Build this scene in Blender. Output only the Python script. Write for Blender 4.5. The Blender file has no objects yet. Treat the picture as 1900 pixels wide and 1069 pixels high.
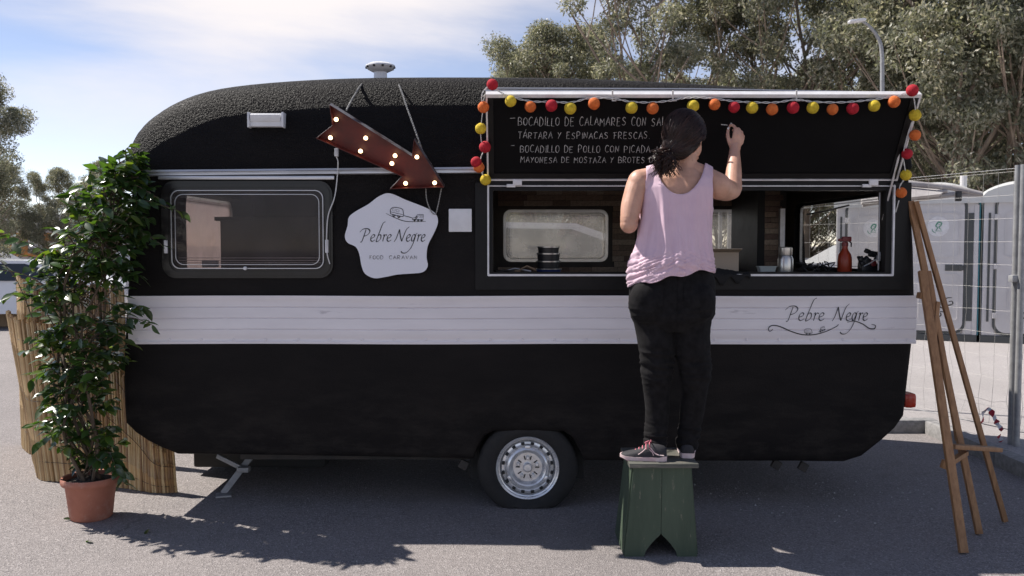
import bpy, bmesh, math, random
import numpy as np
from mathutils import Vector, Matrix, noise
random.seed(7)
S = bpy.context.scene
# ------------------------------------------------------------------ camera, world, sun
F_PX = 1640.0; CAM_Z = 1.48; PITCH = math.atan(79.5/F_PX)
cam = bpy.data.cameras.new('camera'); camo = bpy.data.objects.new('camera', cam)
S.collection.objects.link(camo); S.camera = camo
cam.sensor_width = 36; cam.lens = F_PX/1900*36; cam.clip_start = .05; cam.clip_end = 2000
camo.location = (0, 0, CAM_Z); camo.rotation_euler = (math.pi/2-PITCH, 0, math.radians(0.0))
cam.dof.use_dof = True; cam.dof.focus_distance = 4.7; cam.dof.aperture_fstop = 7.0
SUN = Vector((-.75, .30, 1.0)).normalized()
w = bpy.data.worlds.new('World'); S.world = w; w.use_nodes = True
nt = w.node_tree; nt.nodes.clear()
N = nt.nodes.new; L = nt.links.new
wo = N('ShaderNodeOutputWorld'); bg = N('ShaderNodeBackground'); bg.inputs[1].default_value = .10
sky = N('ShaderNodeTexSky'); sky.sky_type = 'NISHITA'; sky.sun_disc = False
sky.sun_elevation = math.asin(SUN.z); sky.sun_rotation = math.atan2(SUN.x, SUN.y)
sky.air_density = .52; sky.dust_density = 0; sky.ozone_density = 1.6
tc = N('ShaderNodeTexCoord'); sp = N('ShaderNodeSeparateXYZ'); L(tc.outputs['Generated'], sp.inputs[0])
def wm(op, a, b=None, clamp=False):
    n = N('ShaderNodeMath'); n.operation = op; n.use_clamp = clamp
    for i, v in enumerate((a, b)):
        if v is None: continue
        if isinstance(v, (int, float)): n.inputs[i].default_value = v
        else: L(v, n.inputs[i])
    return n.outputs[0]
den = wm('ADD', wm('MAXIMUM', sp.outputs['Z'], 0.0), .16)
cb = N('ShaderNodeCombineXYZ'); L(wm('DIVIDE', sp.outputs['X'], den), cb.inputs[0]); L(wm('DIVIDE', sp.outputs['Y'], den), cb.inputs[1])
mp = N('ShaderNodeMapping'); L(cb.outputs[0], mp.inputs[0]); mp.inputs['Rotation'].default_value = (0, 0, math.radians(-28)); mp.inputs['Scale'].default_value = (.42, 1.0, 1); mp.inputs['Location'].default_value = (3.1, 1.9, 0)
n1 = N('ShaderNodeTexNoise'); L(mp.outputs[0], n1.inputs[0]); n1.inputs['Scale'].default_value = .55; n1.inputs['Detail'].default_value = 9; n1.inputs['Roughness'].default_value = .56; n1.inputs['Distortion'].default_value = .5
# the big bright cloud bank stands over the left of the view
vd = N('ShaderNodeVectorMath'); vd.operation = 'DISTANCE'; L(tc.outputs['Generated'], vd.inputs[0]); vd.inputs[1].default_value = Vector((-.28, .95, .27)).normalized()
bank = wm('SUBTRACT', .24, wm('MULTIPLY', vd.outputs['Value'], .95))
cl = wm('ADD', n1.outputs['Fac'], wm('MAXIMUM', bank, -.07))
cr = N('ShaderNodeMapRange'); L(cl, cr.inputs[0]); cr.inputs[1].default_value = .40; cr.inputs[2].default_value = .66
cr.interpolation_type = 'SMOOTHSTEP'
hz = wm('MULTIPLY', wm('SUBTRACT', 1.0, wm('MULTIPLY', wm('MAXIMUM', sp.outputs['Z'], 0.0), 5.0), True), .10)
cm = wm('MAXIMUM', wm('MULTIPLY', cr.outputs[0], wm('ADD', .35, wm('MULTIPLY', wm('MULTIPLY', wm('SUBTRACT', sp.outputs['Z'], .10), 8.0, True), .58))), hz)
mx = N('ShaderNodeMix'); mx.data_type = 'RGBA'; L(cm, mx.inputs[0]); mx.inputs[7].default_value = (5.3, 4.95, 4.85, 1)
tn = N('ShaderNodeMix'); tn.data_type = 'RGBA'; tn.blend_type = 'MULTIPLY'; tn.inputs[0].default_value = 1; L(sky.outputs[0], tn.inputs[6]); tn.inputs[7].default_value = (1.34, 1.04, .88, 1); L(tn.outputs[2], mx.inputs[6])
L(mx.outputs[2], bg.inputs[0]); L(bg.outputs[0], wo.inputs[0])
sl = bpy.data.lights.new('sun', 'SUN'); so = bpy.data.objects.new('sun', sl); S.collection.objects.link(so)
sl.energy = 3.7; sl.angle = math.radians(.53); sl.color = (1, .945, .87)
so.rotation_euler = SUN.to_track_quat('Z', 'Y').to_euler(); so.location = SUN*40
S.view_settings.view_transform = 'Standard'; S.view_settings.look = 'None'; S.view_settings.gamma = 1
S.view_settings.exposure = 1.0; S.view_settings.use_curve_mapping = False
S.render.engine = 'CYCLES'
S.cycles.max_bounces = 8; S.cycles.transparent_max_bounces = 24; S.cycles.caustics_reflective = False; S.cycles.caustics_refractive = False
S.cycles.use_denoising = True

# ------------------------------------------------------------------ measuring helpers
CP, SP_ = math.cos(PITCH), math.sin(PITCH)
def ray(px, py):
    u, v = (px-950)/F_PX, (534.5-py)/F_PX
    return Vector((u, CP+v*SP_, -SP_+v*CP))
def at(px, py, Y):                       # the point seen at a photo position, at distance Y
    r = ray(px, py); return Vector((0, 0, CAM_Z)) + r*(Y/r.y)
def hit(px, py, p0, n):
    r = ray(px, py); o = Vector((0, 0, CAM_Z)); return o + r*((Vector(p0)-o).dot(n)/r.dot(n))
def gnd(px, py, z=0): return hit(px, py, (0, 0, z), Vector((0, 0, 1)))

# ------------------------------------------------------------------ scene bookkeeping
C = S.collection
def tag(o, label=None, cat=None, group=None, kind=None):
    for k, v in (('label', label), ('category', cat), ('group', group), ('kind', kind)):
        if v: o[k] = v
    return o
def thing(name, label, cat, loc=(0, 0, 0), group=None, rz=0):
    o = bpy.data.objects.new(name, None); C.objects.link(o); o.location = loc; o.rotation_euler = (0, 0, rz)
    o.empty_display_size = .1
    return tag(o, label, cat, group)
def link(name, me, parent=None, world=True):
    o = bpy.data.objects.new(name, me); C.objects.link(o)
    if parent is not None:
        o.parent = parent
        if world:
            m = Matrix.Identity(4); q = parent; chain = []
            while q: chain.append(q); q = q.parent
            for q in reversed(chain): m = m @ (q.matrix_parent_inverse @ q.matrix_basis)
            o.matrix_parent_inverse = m.inverted()
    return o
def obj(name, bm, mat, parent=None, smooth=True, world=True, label=None, kind=None, recalc=True):
    me = bpy.data.meshes.new(name)
    if recalc: bmesh.ops.recalc_face_normals(bm, faces=bm.faces[:])
    bm.to_mesh(me); bm.free()
    for m in (mat if isinstance(mat, (list, tuple)) else [mat]): me.materials.append(m)
    if smooth: sm(me)
    return tag(link(name, me, parent, world), label, kind=kind)
def sm(me, ang=38):
    for p in me.polygons: p.use_smooth = True
    try: me.set_sharp_from_angle(angle=math.radians(ang))
    except Exception: pass
def NB(): return bmesh.new()

# ------------------------------------------------------------------ shape helpers
def box(bm, c, s, rot=None, bev=0, mi=0):
    g = bmesh.ops.create_cube(bm, size=1.0); vs = g['verts']
    bmesh.ops.scale(bm, vec=s, verts=vs)
    if bev:
        es = {e for v in vs for e in v.link_edges}
        r = bmesh.ops.bevel(bm, geom=list(es), offset=bev, segments=2, affect='EDGES', profile=.6)
        vs = list({v for f in r['faces'] for v in f.verts} | {v for v in vs if v.is_valid})
    if rot is not None: bmesh.ops.rotate(bm, cent=(0, 0, 0), matrix=rot, verts=vs)
    bmesh.ops.translate(bm, vec=c, verts=vs)
    if mi:
        for f in {f for v in vs for f in v.link_faces}: f.material_index = mi
    return vs
def bx(bm, x0, x1, y0, y1, z0, z1, bev=0, mi=0):
    return box(bm, ((x0+x1)/2, (y0+y1)/2, (z0+z1)/2), (abs(x1-x0), abs(y1-y0), abs(z1-z0)), None, bev, mi)
def tube(bm, pts, rad, seg=8, cap=True, closed=False, flat=None):
    pts = [Vector(p) for p in pts]; n = len(pts); rings = []
    up = None
    for i, p in enumerate(pts):
        if closed: t = pts[(i+1) % n]-pts[i-1]
        else: t = pts[min(i+1, n-1)]-pts[max(i-1, 0)]
        if t.length < 1e-9: t = Vector((0, 0, 1))
        t.normalize()
        if up is None:
            up = Vector((0, 0, 1)) if abs(t.z) < .9 else Vector((0, 1, 0))
        a = (up - t*up.dot(t))
        if a.length < 1e-5: a = t.orthogonal()
        a.normalize(); b = t.cross(a); up = a
        r = rad[i] if isinstance(rad, (list, tuple)) else rad
        ra, rb = r if isinstance(r, (list, tuple)) else (r, r)
        rings.append([bm.verts.new(p + a*(ra*math.cos(k*2*math.pi/seg)) + b*(rb*math.sin(k*2*math.pi/seg))) for k in range(seg)])
    for i in range(n if closed else n-1):
        A, B = rings[i], rings[(i+1) % n]
        for k in range(seg): bm.faces.new((A[k], A[(k+1) % seg], B[(k+1) % seg], B[k]))
    if cap and not closed:
        bm.faces.new(rings[0][::-1]); bm.faces.new(rings[-1])
def beam(bm, p, q, wx, wy, up=(0, 1, 0), bev=.0015):       # rectangular bar from p to q
    p, q = Vector(p), Vector(q); t = (q-p); l = t.length; t.normalize()
    y = Vector(up); y = (y-t*y.dot(t)).normalized(); x = y.cross(t)
    R = Matrix((x, y, t)).transposed().to_4x4()
    box(bm, (p+q)/2, (wx, wy, l), R, bev)
def lathe(bm, prof, seg=32, cen=(0, 0, 0), axis='Z', cap=True):
    cen = Vector(cen); rings = []
    for (r, h) in prof:
        ring = []
        for k in range(seg):
            a = 2*math.pi*k/seg
            v = Vector((r*math.cos(a), r*math.sin(a), h))
            if axis == 'Y': v = Vector((v.x, v.z, v.y))
            if axis == 'X': v = Vector((v.z, v.x, v.y))
            ring.append(bm.verts.new(cen+v))
        rings.append(ring)
    for A, B in zip(rings, rings[1:]):
        for k in range(seg): bm.faces.new((A[k], A[(k+1) % seg], B[(k+1) % seg], B[k]))
    if cap and prof[0][0] > 1e-6: bm.faces.new(rings[0])
    if cap and prof[-1][0] > 1e-6: bm.faces.new(rings[-1])
    bmesh.ops.remove_doubles(bm, verts=[v for r in (rings[0], rings[-1]) for v in r], dist=1e-7)
def prism(bm, poly, a, b, mapf):                 # polygon swept from depth a to b; mapf(u, v, d)
    A = [bm.verts.new(mapf(u, v, a)) for u, v in poly]; B = [bm.verts.new(mapf(u, v, b)) for u, v in poly]
    n = len(poly); bm.faces.new(A[::-1]); bm.faces.new(B)
    for i in range(n): bm.faces.new((A[i], A[(i+1) % n], B[(i+1) % n], B[i]))
def rrect(x0, x1, z0, z1, r, n=6):
    out = []
    for cx, cz, a0 in ((x1-r, z1-r, 0), (x0+r, z1-r, 90), (x0+r, z0+r, 180), (x1-r, z0+r, 270)):
        for k in range(n+1):
            a = math.radians(a0+90*k/n); out.append((cx+r*math.cos(a), cz+r*math.sin(a)))
    return out
def frame(bm, outer, inner, a, b, mapf):         # ring between two outlines with the same count
    n = len(outer)
    V = [[bm.verts.new(mapf(u, v, d)) for u, v in pl] for pl in (outer, inner) for d in (a, b)]
    Oa, Ob, Ia, Ib = V
    for i in range(n):
        j = (i+1) % n
        bm.faces.new((Oa[i], Oa[j], Ia[j], Ia[i])); bm.faces.new((Ob[j], Ob[i], Ib[i], Ib[j]))
        bm.faces.new((Oa[j], Oa[i], Ob[i], Ob[j])); bm.faces.new((Ia[i], Ia[j], Ib[j], Ib[i]))
def crom(pts, n=8, closed=False):
    pts = [Vector(p) for p in pts]; m = len(pts); out = []
    for i in range(m if closed else m-1):
        p0 = pts[i-1] if (closed or i) else pts[0]; p1 = pts[i]; p2 = pts[(i+1) % m]
        p3 = pts[(i+2) % m] if closed else pts[min(i+2, m-1)]
        for k in range(n):
            t = k/n
            out.append(.5*((2*p1)+(p2-p0)*t+(2*p0-5*p1+4*p2-p3)*t*t+(3*p1-p0-3*p2+p3)*t**3))
    if not closed: out.append(pts[-1])
    return out
def YM(u, v, d): return (u, d, v)
def remesh(bm, voxel, it=6, fac=.5):
    me = bpy.data.meshes.new('tmp'); bm.to_mesh(me); bm.free()
    o = bpy.data.objects.new('tmp', me); C.objects.link(o)
    m = o.modifiers.new('r', 'REMESH'); m.mode = 'VOXEL'; m.voxel_size = voxel
    if it:
        s = o.modifiers.new('s', 'SMOOTH'); s.iterations = it; s.factor = fac
    dg = bpy.context.evaluated_depsgraph_get(); out = bpy.data.meshes.new_from_object(o.evaluated_get(dg))
    bpy.data.objects.remove(o); bpy.data.meshes.remove(me)
    return out
def boolean(me, cutters):                       # me minus every cutter mesh
    o = bpy.data.objects.new('tmp', me); C.objects.link(o); tmp = [o]
    for c in cutters:
        co = bpy.data.objects.new('cut', c); C.objects.link(co); tmp.append(co)
        m = o.modifiers.new('b', 'BOOLEAN'); m.operation = 'DIFFERENCE'; m.solver = 'EXACT'; m.object = co
    dg = bpy.context.evaluated_depsgraph_get(); out = bpy.data.meshes.new_from_object(o.evaluated_get(dg))
    for t in tmp: bpy.data.objects.remove(t)
    return out
def bm_mesh(bm):
    bmesh.ops.recalc_face_normals(bm, faces=bm.faces[:]); me = bpy.data.meshes.new('m'); bm.to_mesh(me); bm.free(); return me

# ------------------------------------------------------------------ materials
def mat(name, col, rough=.6, metal=0.0, col2=None, nscale=20, spread=(.35, .65), bump=0, bscale=60, bdist=.004, spec=.5, coords='Object',
        stretch=(1, 1, 1), detail=5, coat=0, emit=None, estr=0, col3=None, n3=3.0, thr3=(.55, .7), trans=None, bkind='noise', sheen=0):
    m = bpy.data.materials.new(name); m.use_nodes = True; t = m.node_tree; b = t.nodes['Principled BSDF']
    nn, ll = t.nodes.new, t.links.new
    b.inputs['Base Color'].default_value = (*col, 1); b.inputs['Roughness'].default_value = rough; b.inputs['Metallic'].default_value = metal
    b.inputs['Specular IOR Level'].default_value = spec; b.inputs['Coat Weight'].default_value = coat
    if sheen: b.inputs['Sheen Weight'].default_value = sheen
    tcn = nn('ShaderNodeTexCoord'); mpn = nn('ShaderNodeMapping'); ll(tcn.outputs[coords], mpn.inputs[0]); mpn.inputs['Scale'].default_value = stretch
    last = None
    if col2:
        no = nn('ShaderNodeTexNoise'); ll(mpn.outputs[0], no.inputs[0]); no.inputs['Scale'].default_value = nscale; no.inputs['Detail'].default_value = detail; no.inputs['Roughness'].default_value = .6
        mr = nn('ShaderNodeMapRange'); ll(no.outputs['Fac'], mr.inputs[0]); mr.inputs[1].default_value, mr.inputs[2].default_value = spread
        mi = nn('ShaderNodeMix'); mi.data_type = 'RGBA'; ll(mr.outputs[0], mi.inputs[0]); mi.inputs[6].default_value = (*col, 1); mi.inputs[7].default_value = (*col2, 1)
        last = mi.outputs[2]
        if col3:
            n3n = nn('ShaderNodeTexNoise'); ll(mpn.outputs[0], n3n.inputs[0]); n3n.inputs['Scale'].default_value = n3; n3n.inputs['Detail'].default_value = 8; n3n.inputs['Roughness'].default_value = .65
            m3 = nn('ShaderNodeMapRange'); ll(n3n.outputs['Fac'], m3.inputs[0]); m3.inputs[1].default_value, m3.inputs[2].default_value = thr3
            mm = nn('ShaderNodeMix'); mm.data_type = 'RGBA'; ll(m3.outputs[0], mm.inputs[0]); ll(last, mm.inputs[6]); mm.inputs[7].default_value = (*col3, 1)
            last = mm.outputs[2]
        ll(last, b.inputs['Base Color'])
        rr = nn('ShaderNodeMapRange'); ll(no.outputs['Fac'], rr.inputs[0]); rr.inputs[3].default_value = max(0, rough-.08); rr.inputs[4].default_value = min(1, rough+.1)
        ll(rr.outputs[0], b.inputs['Roughness'])
    if bump:
        if bkind == 'voronoi':
            bn = nn('ShaderNodeTexVoronoi'); bn.feature = 'SMOOTH_F1'; bo = bn.outputs['Distance']
        else:
            bn = nn('ShaderNodeTexNoise'); bn.inputs['Detail'].default_value = 4; bo = bn.outputs['Fac']
        ll(mpn.outputs[0], bn.inputs['Vector']); bn.inputs['Scale'].default_value = bscale
        bu = nn('ShaderNodeBump'); bu.inputs['Strength'].default_value = bump; bu.inputs['Distance'].default_value = bdist
        ll(bo, bu.inputs['Height']); ll(bu.outputs[0], b.inputs['Normal'])
    if emit:
        b.inputs['Emission Color'].default_value = (*emit, 1); b.inputs['Emission Strength'].default_value = estr
    if trans:
        tr = nn('ShaderNodeBsdfTranslucent'); ms = nn('ShaderNodeMixShader'); ms.inputs[0].default_value = trans
        ll(b.outputs[0], ms.inputs[1]); ll(tr.outputs[0], ms.inputs[2]); ll(ms.outputs[0], t.nodes['Material Output'].inputs[0])
        if last is not None: ll(last, tr.inputs[0])
        else: tr.inputs[0].default_value = (*col, 1)
    return m
def leaf_mat(name, cols, rough=.4, trans=.3, tcol=None, spec=.5):
    m = bpy.data.materials.new(name); m.use_nodes = True; t = m.node_tree; b = t.nodes['Principled BSDF']; nn, ll = t.nodes.new, t.links.new
    g = nn('ShaderNodeNewGeometry'); oi = nn('ShaderNodeObjectInfo')
    ad = nn('ShaderNodeMath'); ad.operation = 'ADD'; ll(g.outputs['Random Per Island'], ad.inputs[0]); ll(oi.outputs['Random'], ad.inputs[1])
    fr = nn('ShaderNodeMath'); fr.operation = 'FRACT'; ll(ad.outputs[0], fr.inputs[0])
    r = nn('ShaderNodeValToRGB'); ll(fr.outputs[0], r.inputs[0]); e = r.color_ramp.elements
    e[0].color = (*cols[0], 1); e[1].color = (*cols[-1], 1); e[0].position = 0; e[1].position = 1
    for i, c in enumerate(cols[1:-1]): q = e.new((i+1)/(len(cols)-1)); q.color = (*c, 1)
    ll(r.outputs[0], b.inputs['Base Color']); b.inputs['Roughness'].default_value = rough; b.inputs['Specular IOR Level'].default_value = spec
    tr = nn('ShaderNodeBsdfTranslucent'); ms = nn('ShaderNodeMixShader'); ms.inputs[0].default_value = trans
    mi = nn('ShaderNodeMix'); mi.data_type = 'RGBA'; mi.blend_type = 'MULTIPLY'; mi.inputs[0].default_value = 1; ll(r.outputs[0], mi.inputs[6]); mi.inputs[7].default_value = (*(tcol or (2, 2.4, .8)), 1)
    ll(mi.outputs[2], tr.inputs[0]); ll(b.outputs[0], ms.inputs[1]); ll(tr.outputs[0], ms.inputs[2]); ll(ms.outputs[0], t.nodes['Material Output'].inputs[0])
    return m
def glass(name, tint, gloss=.08, haze=0, hcol=(.8, .8, .8), rough=.03):
    m = bpy.data.materials.new(name); m.use_nodes = True; t = m.node_tree; t.nodes.clear(); nn, ll = t.nodes.new, t.links.new
    o = nn('ShaderNodeOutputMaterial'); tr = nn('ShaderNodeBsdfTransparent'); tr.inputs[0].default_value = (*tint, 1)
    gl = nn('ShaderNodeBsdfGlossy'); gl.inputs['Roughness'].default_value = rough
    lw = nn('ShaderNodeLayerWeight'); lw.inputs[0].default_value = .5; pw = nn('ShaderNodeMath'); pw.operation = 'POWER'; ll(lw.outputs['Facing'], pw.inputs[0]); pw.inputs[1].default_value = 5
    a = nn('ShaderNodeMath'); a.operation = 'MULTIPLY_ADD'; ll(pw.outputs[0], a.inputs[0]); a.inputs[1].default_value = .6; a.inputs[2].default_value = gloss+.02; a.use_clamp = True
    ms = nn('ShaderNodeMixShader'); ll(a.outputs[0], ms.inputs[0]); ll(tr.outputs[0], ms.inputs[1]); ll(gl.outputs[0], ms.inputs[2]); last = ms.outputs[0]
    if haze:
        d = nn('ShaderNodeBsdfDiffuse'); d.inputs[0].default_value = (*hcol, 1); tl = nn('ShaderNodeBsdfTranslucent'); tl.inputs[0].default_value = (*hcol, 1)
        dm = nn('ShaderNodeMixShader'); dm.inputs[0].default_value = .6; ll(d.outputs[0], dm.inputs[1]); ll(tl.outputs[0], dm.inputs[2])
        m2 = nn('ShaderNodeMixShader'); ll(last, m2.inputs[1]); ll(dm.outputs[0], m2.inputs[2])
        tcn = nn('ShaderNodeTexCoord'); no = nn('ShaderNodeTexNoise'); ll(tcn.outputs['Object'], no.inputs[0]); no.inputs['Scale'].default_value = 6; no.inputs['Detail'].default_value = 6
        mr = nn('ShaderNodeMapRange'); ll(no.outputs['Fac'], mr.inputs[0]); mr.inputs[1].default_value = .3; mr.inputs[2].default_value = .7; mr.inputs[3].default_value = haze*.7; mr.inputs[4].default_value = haze*1.3
        ll(mr.outputs[0], m2.inputs[0]); last = m2.outputs[0]
    ll(last, o.inputs[0]); return m
M = {}
# asphalt: dark binder with light and dark aggregate, broad stains and worn pale patches
def asphalt(name, base, lo, hi, stain):
    m = bpy.data.materials.new(name); m.use_nodes = True; t = m.node_tree; b = t.nodes['Principled BSDF']; nn, ll = t.nodes.new, t.links.new
    tcn = nn('ShaderNodeTexCoord')
    def nz(sc, det, ro=.6):
        n = nn('ShaderNodeTexNoise'); ll(tcn.outputs['Object'], n.inputs[0]); n.inputs['Scale'].default_value = sc; n.inputs['Detail'].default_value = det; n.inputs['Roughness'].default_value = ro; return n.outputs['Fac']
    def rng(s, a, bb, c=0, d=1):
        r = nn('ShaderNodeMapRange'); ll(s, r.inputs[0]); r.inputs[1].default_value = a; r.inputs[2].default_value = bb; r.inputs[3].default_value = c; r.inputs[4].default_value = d; return r.outputs[0]
    def mixc(f, a, bb):
        x = nn('ShaderNodeMix'); x.data_type = 'RGBA'; ll(f, x.inputs[0])
        for i, c in ((6, a), (7, bb)):
            if isinstance(c, tuple): x.inputs[i].default_value = (*c, 1)
            else: ll(c, x.inputs[i])
        return x.outputs[2]
    vo = nn('ShaderNodeTexVoronoi'); ll(tcn.outputs['Object'], vo.inputs[0]); vo.inputs['Scale'].default_value = 150
    sepc = nn('ShaderNodeSeparateColor'); ll(vo.outputs['Color'], sepc.inputs[0])
    c = mixc(rng(sepc.outputs[0], .62, 1.0), base, hi)
    c = mixc(rng(sepc.outputs[1], .72, .95), c, lo)
    c = mixc(rng(nz(.9, 7), .42, .72, 0, .45), c, stain)
    c = mixc(rng(nz(3.5, 9, .7), .57, .72, 0, .5), c, tuple(x*.62 for x in base))
    c = mixc(rng(nz(60, 3), .35, .65, 0, .5), c, tuple(x*.75 for x in base))
    c = mixc(rng(nz(.35, 6, .55), .50, .68, 0, .55), c, tuple(x*.72 for x in base))
    ds = nn('ShaderNodeTexNoise'); ds.inputs['Scale'].default_value = 1.6; ds.inputs['Detail'].default_value = 5; ll(tcn.outputs['Object'], ds.inputs[0])
    va = nn('ShaderNodeVectorMath'); va.operation = 'MULTIPLY_ADD'; ll(ds.outputs['Color'], va.inputs[0]); va.inputs[1].default_value = (.9, .9, 0); ll(tcn.outputs['Object'], va.inputs[2])
    cv = nn('ShaderNodeTexVoronoi'); cv.feature = 'DISTANCE_TO_EDGE'; cv.inputs['Scale'].default_value = .42; ll(va.outputs[0], cv.inputs['Vector'])
    ck = nn('ShaderNodeMath'); ck.operation = 'MULTIPLY'; ll(rng(cv.outputs['Distance'], .0045, .0015), ck.inputs[0]); ll(rng(nz(.8, 3), .52, .66, 0, .7), ck.inputs[1])
    c = mixc(ck.outputs[0], c, tuple(x*.6 for x in base))
    ll(c, b.inputs['Base Color']); b.inputs['Roughness'].default_value = .88
    ad = nn('ShaderNodeMath'); ad.operation = 'ADD'; ll(vo.outputs['Distance'], ad.inputs[0]); ll(nz(140, 4), ad.inputs[1])
    bu = nn('ShaderNodeBump'); bu.inputs['Strength'].default_value = .8; bu.inputs['Distance'].default_value = .005; ll(ad.outputs[0], bu.inputs['Height']); ll(bu.outputs[0], b.inputs['Normal'])
    return m
M['asphalt'] = asphalt('asphalt', (.245, .220, .214), (.12, .11, .11), (.46, .42, .41), (.33, .295, .285))
M['concrete'] = asphalt('concrete_paving', (.40, .37, .36), (.24, .22, .22), (.5, .47, .46), (.34, .31, .31))
M['kerb'] = mat('kerb_concrete', (.30, .29, .285), .9, col2=(.2, .195, .19), nscale=30, bump=.4, bscale=120)
# the black paint over the orange-peel coating: coarse on the roof, finer below the rail
def black_paint():
    m = bpy.data.materials.new('black_stucco_paint'); m.use_nodes = True; t = m.node_tree; b = t.nodes['Principled BSDF']; nn, ll = t.nodes.new, t.links.new
    tcn = nn('ShaderNodeTexCoord'); s = nn('ShaderNodeSeparateXYZ'); ll(tcn.outputs['Object'], s.inputs[0])
    v1 = nn('ShaderNodeTexNoise'); v1.inputs['Scale'].default_value = 95; v1.inputs['Detail'].default_value = 2.5; v1.inputs['Distortion'].default_value = .8; ll(tcn.outputs['Object'], v1.inputs['Vector'])
    rr = nn('ShaderNodeMapRange'); ll(s.outputs[2], rr.inputs[0]); rr.inputs[1].default_value = 1.25; rr.inputs[2].default_value = 1.95; rr.inputs[3].default_value = .12; rr.inputs[4].default_value = .75
    bu = nn('ShaderNodeBump'); bu.inputs['Distance'].default_value = .008; ll(rr.outputs[0], bu.inputs['Strength'])
    cr_ = nn('ShaderNodeMapRange'); ll(v1.outputs['Fac'], cr_.inputs[0]); cr_.inputs[1].default_value = .38; cr_.inputs[2].default_value = .62; ll(cr_.outputs[0], bu.inputs['Height'])
    ll(bu.outputs[0], b.inputs['Normal'])
    no = nn('ShaderNodeTexNoise'); no.inputs['Scale'].default_value = 3.2; no.inputs['Detail'].default_value = 9; no.inputs['Roughness'].default_value = .68
    mp_ = nn('ShaderNodeMapping'); mp_.inputs['Scale'].default_value = (.6, 1, 1.8); ll(tcn.outputs['Object'], mp_.inputs[0]); ll(mp_.outputs[0], no.inputs[0])
    mr = nn('ShaderNodeMapRange'); ll(no.outputs['Fac'], mr.inputs[0]); mr.inputs[1].default_value = .42; mr.inputs[2].default_value = .72
    x = nn('ShaderNodeMix'); x.data_type = 'RGBA'; ll(mr.outputs[0], x.inputs[0]); x.inputs[6].default_value = (.0080, .0068, .0070, 1); x.inputs[7].default_value = (.0135, .0112, .0108, 1)
    dz = nn('ShaderNodeMapRange'); ll(s.outputs[2], dz.inputs[0]); dz.inputs[1].default_value = .85; dz.inputs[2].default_value = .33; dn = nn('ShaderNodeTexNoise'); dn.inputs['Scale'].default_value = 7; dn.inputs['Detail'].default_value = 10; dn.inputs['Roughness'].default_value = .7; ll(mp_.outputs[0], dn.inputs[0])
    dr_ = nn('ShaderNodeMapRange'); ll(dn.outputs['Fac'], dr_.inputs[0]); dr_.inputs[1].default_value = .45; dr_.inputs[2].default_value = .75; dm = nn('ShaderNodeMath'); dm.operation = 'MULTIPLY'; ll(dz.outputs[0], dm.inputs[0]); ll(dr_.outputs[0], dm.inputs[1])
    x2 = nn('ShaderNodeMix'); x2.data_type = 'RGBA'; ll(dm.outputs[0], x2.inputs[0]); ll(x.outputs[2], x2.inputs[6]); x2.inputs[7].default_value = (.032, .027, .024, 1)
    ll(x2.outputs[2], b.inputs['Base Color'])
    rg = nn('ShaderNodeMapRange'); ll(s.outputs[2], rg.inputs[0]); rg.inputs[1].default_value = 1.2; rg.inputs[2].default_value = 1.95; rg.inputs[3].default_value = .62; rg.inputs[4].default_value = .58; ll(rg.outputs[0], b.inputs['Roughness'])
    rs = nn('ShaderNodeMapRange'); ll(s.outputs[2], rs.inputs[0]); rs.inputs[1].default_value = 1.2; rs.inputs[2].default_value = 1.95; rs.inputs[3].default_value = .14; rs.inputs[4].default_value = .13; ll(rs.outputs[0], b.inputs['Specular IOR Level'])
    return m
M['black'] = black_paint()
M['blackframe'] = mat('black_frame_paint', (.006, .0055, .0058), .45, spec=.22, col2=(.010, .009, .009), nscale=12)
M['gasket'] = mat('grey_black_acrylic', (.014, .013, .013), .2, spec=.35, col2=(.02, .018, .018), nscale=8)
M['board'] = mat('chalkboard_paint', (.0055, .0052, .0056), .75, spec=.08, col2=(.009, .0085, .009), nscale=5, spread=(.3, .75), detail=9)
M['alu'] = mat('aluminium_trim', (.62, .61, .63), .38, metal=.75, col2=(.5, .49, .5), nscale=30, stretch=(.1, 1, 1))
M['whitealu'] = mat('white_lacquered_trim', (.74, .73, .74), .42, metal=.15, col2=(.62, .6, .61), nscale=18)
M['stripe'] = mat('white_stripe_paint', (.84, .80, .82), .42, col2=(.76, .72, .74), nscale=4, stretch=(.4, 1, 2), col3=(.42, .38, .41), n3=7, thr3=(.64, .76), bump=.08, bscale=6, bdist=.02)
M['ink'] = mat('black_ink', (.012, .012, .013), .6)
M['chalk'] = mat('white_chalk', (.62, .62, .62), .95, col2=(.22, .22, .22), nscale=190, spread=(.42, .62))
M['rubber'] = mat('tyre_rubber', (.014, .0135, .014), .8, col2=(.025, .023, .022), nscale=25, bump=.2, bscale=90)
M['rim'] = mat('silver_rim', (.86, .86, .87), .25, metal=.5, col2=(.5, .49, .49), nscale=16, spread=(.45, .75))
M['rimdark'] = mat('dark_rim_recess', (.02, .02, .02), .7)
M['under'] = mat('underside_metal', (.03, .028, .027), .7, col2=(.06, .05, .045), nscale=8)
M['galv'] = mat('galvanised_steel', (.36, .36, .365), .55, metal=.35, col2=(.27, .27, .275), nscale=22)
M['red'] = mat('marquee_red_paint', (.105, .014, .011), .42, col2=(.055, .009, .008), nscale=9, spread=(.35, .7), spec=.5)
M['rust'] = mat('weathered_arrow_back', (.20, .195, .21), .55, metal=.4, col2=(.08, .05, .045), nscale=14, spread=(.45, .6))
M['bulb'] = mat('lit_bulb', (.9, .7, .5), .2, emit=(1, .62, .34), estr=2.6)
M['rope'] = mat('twisted_rope', (.38, .37, .35), .9, col2=(.2, .195, .19), nscale=140, bump=.8, bscale=160)
M['cable'] = mat('white_cable', (.62, .61, .60), .5)
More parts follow.
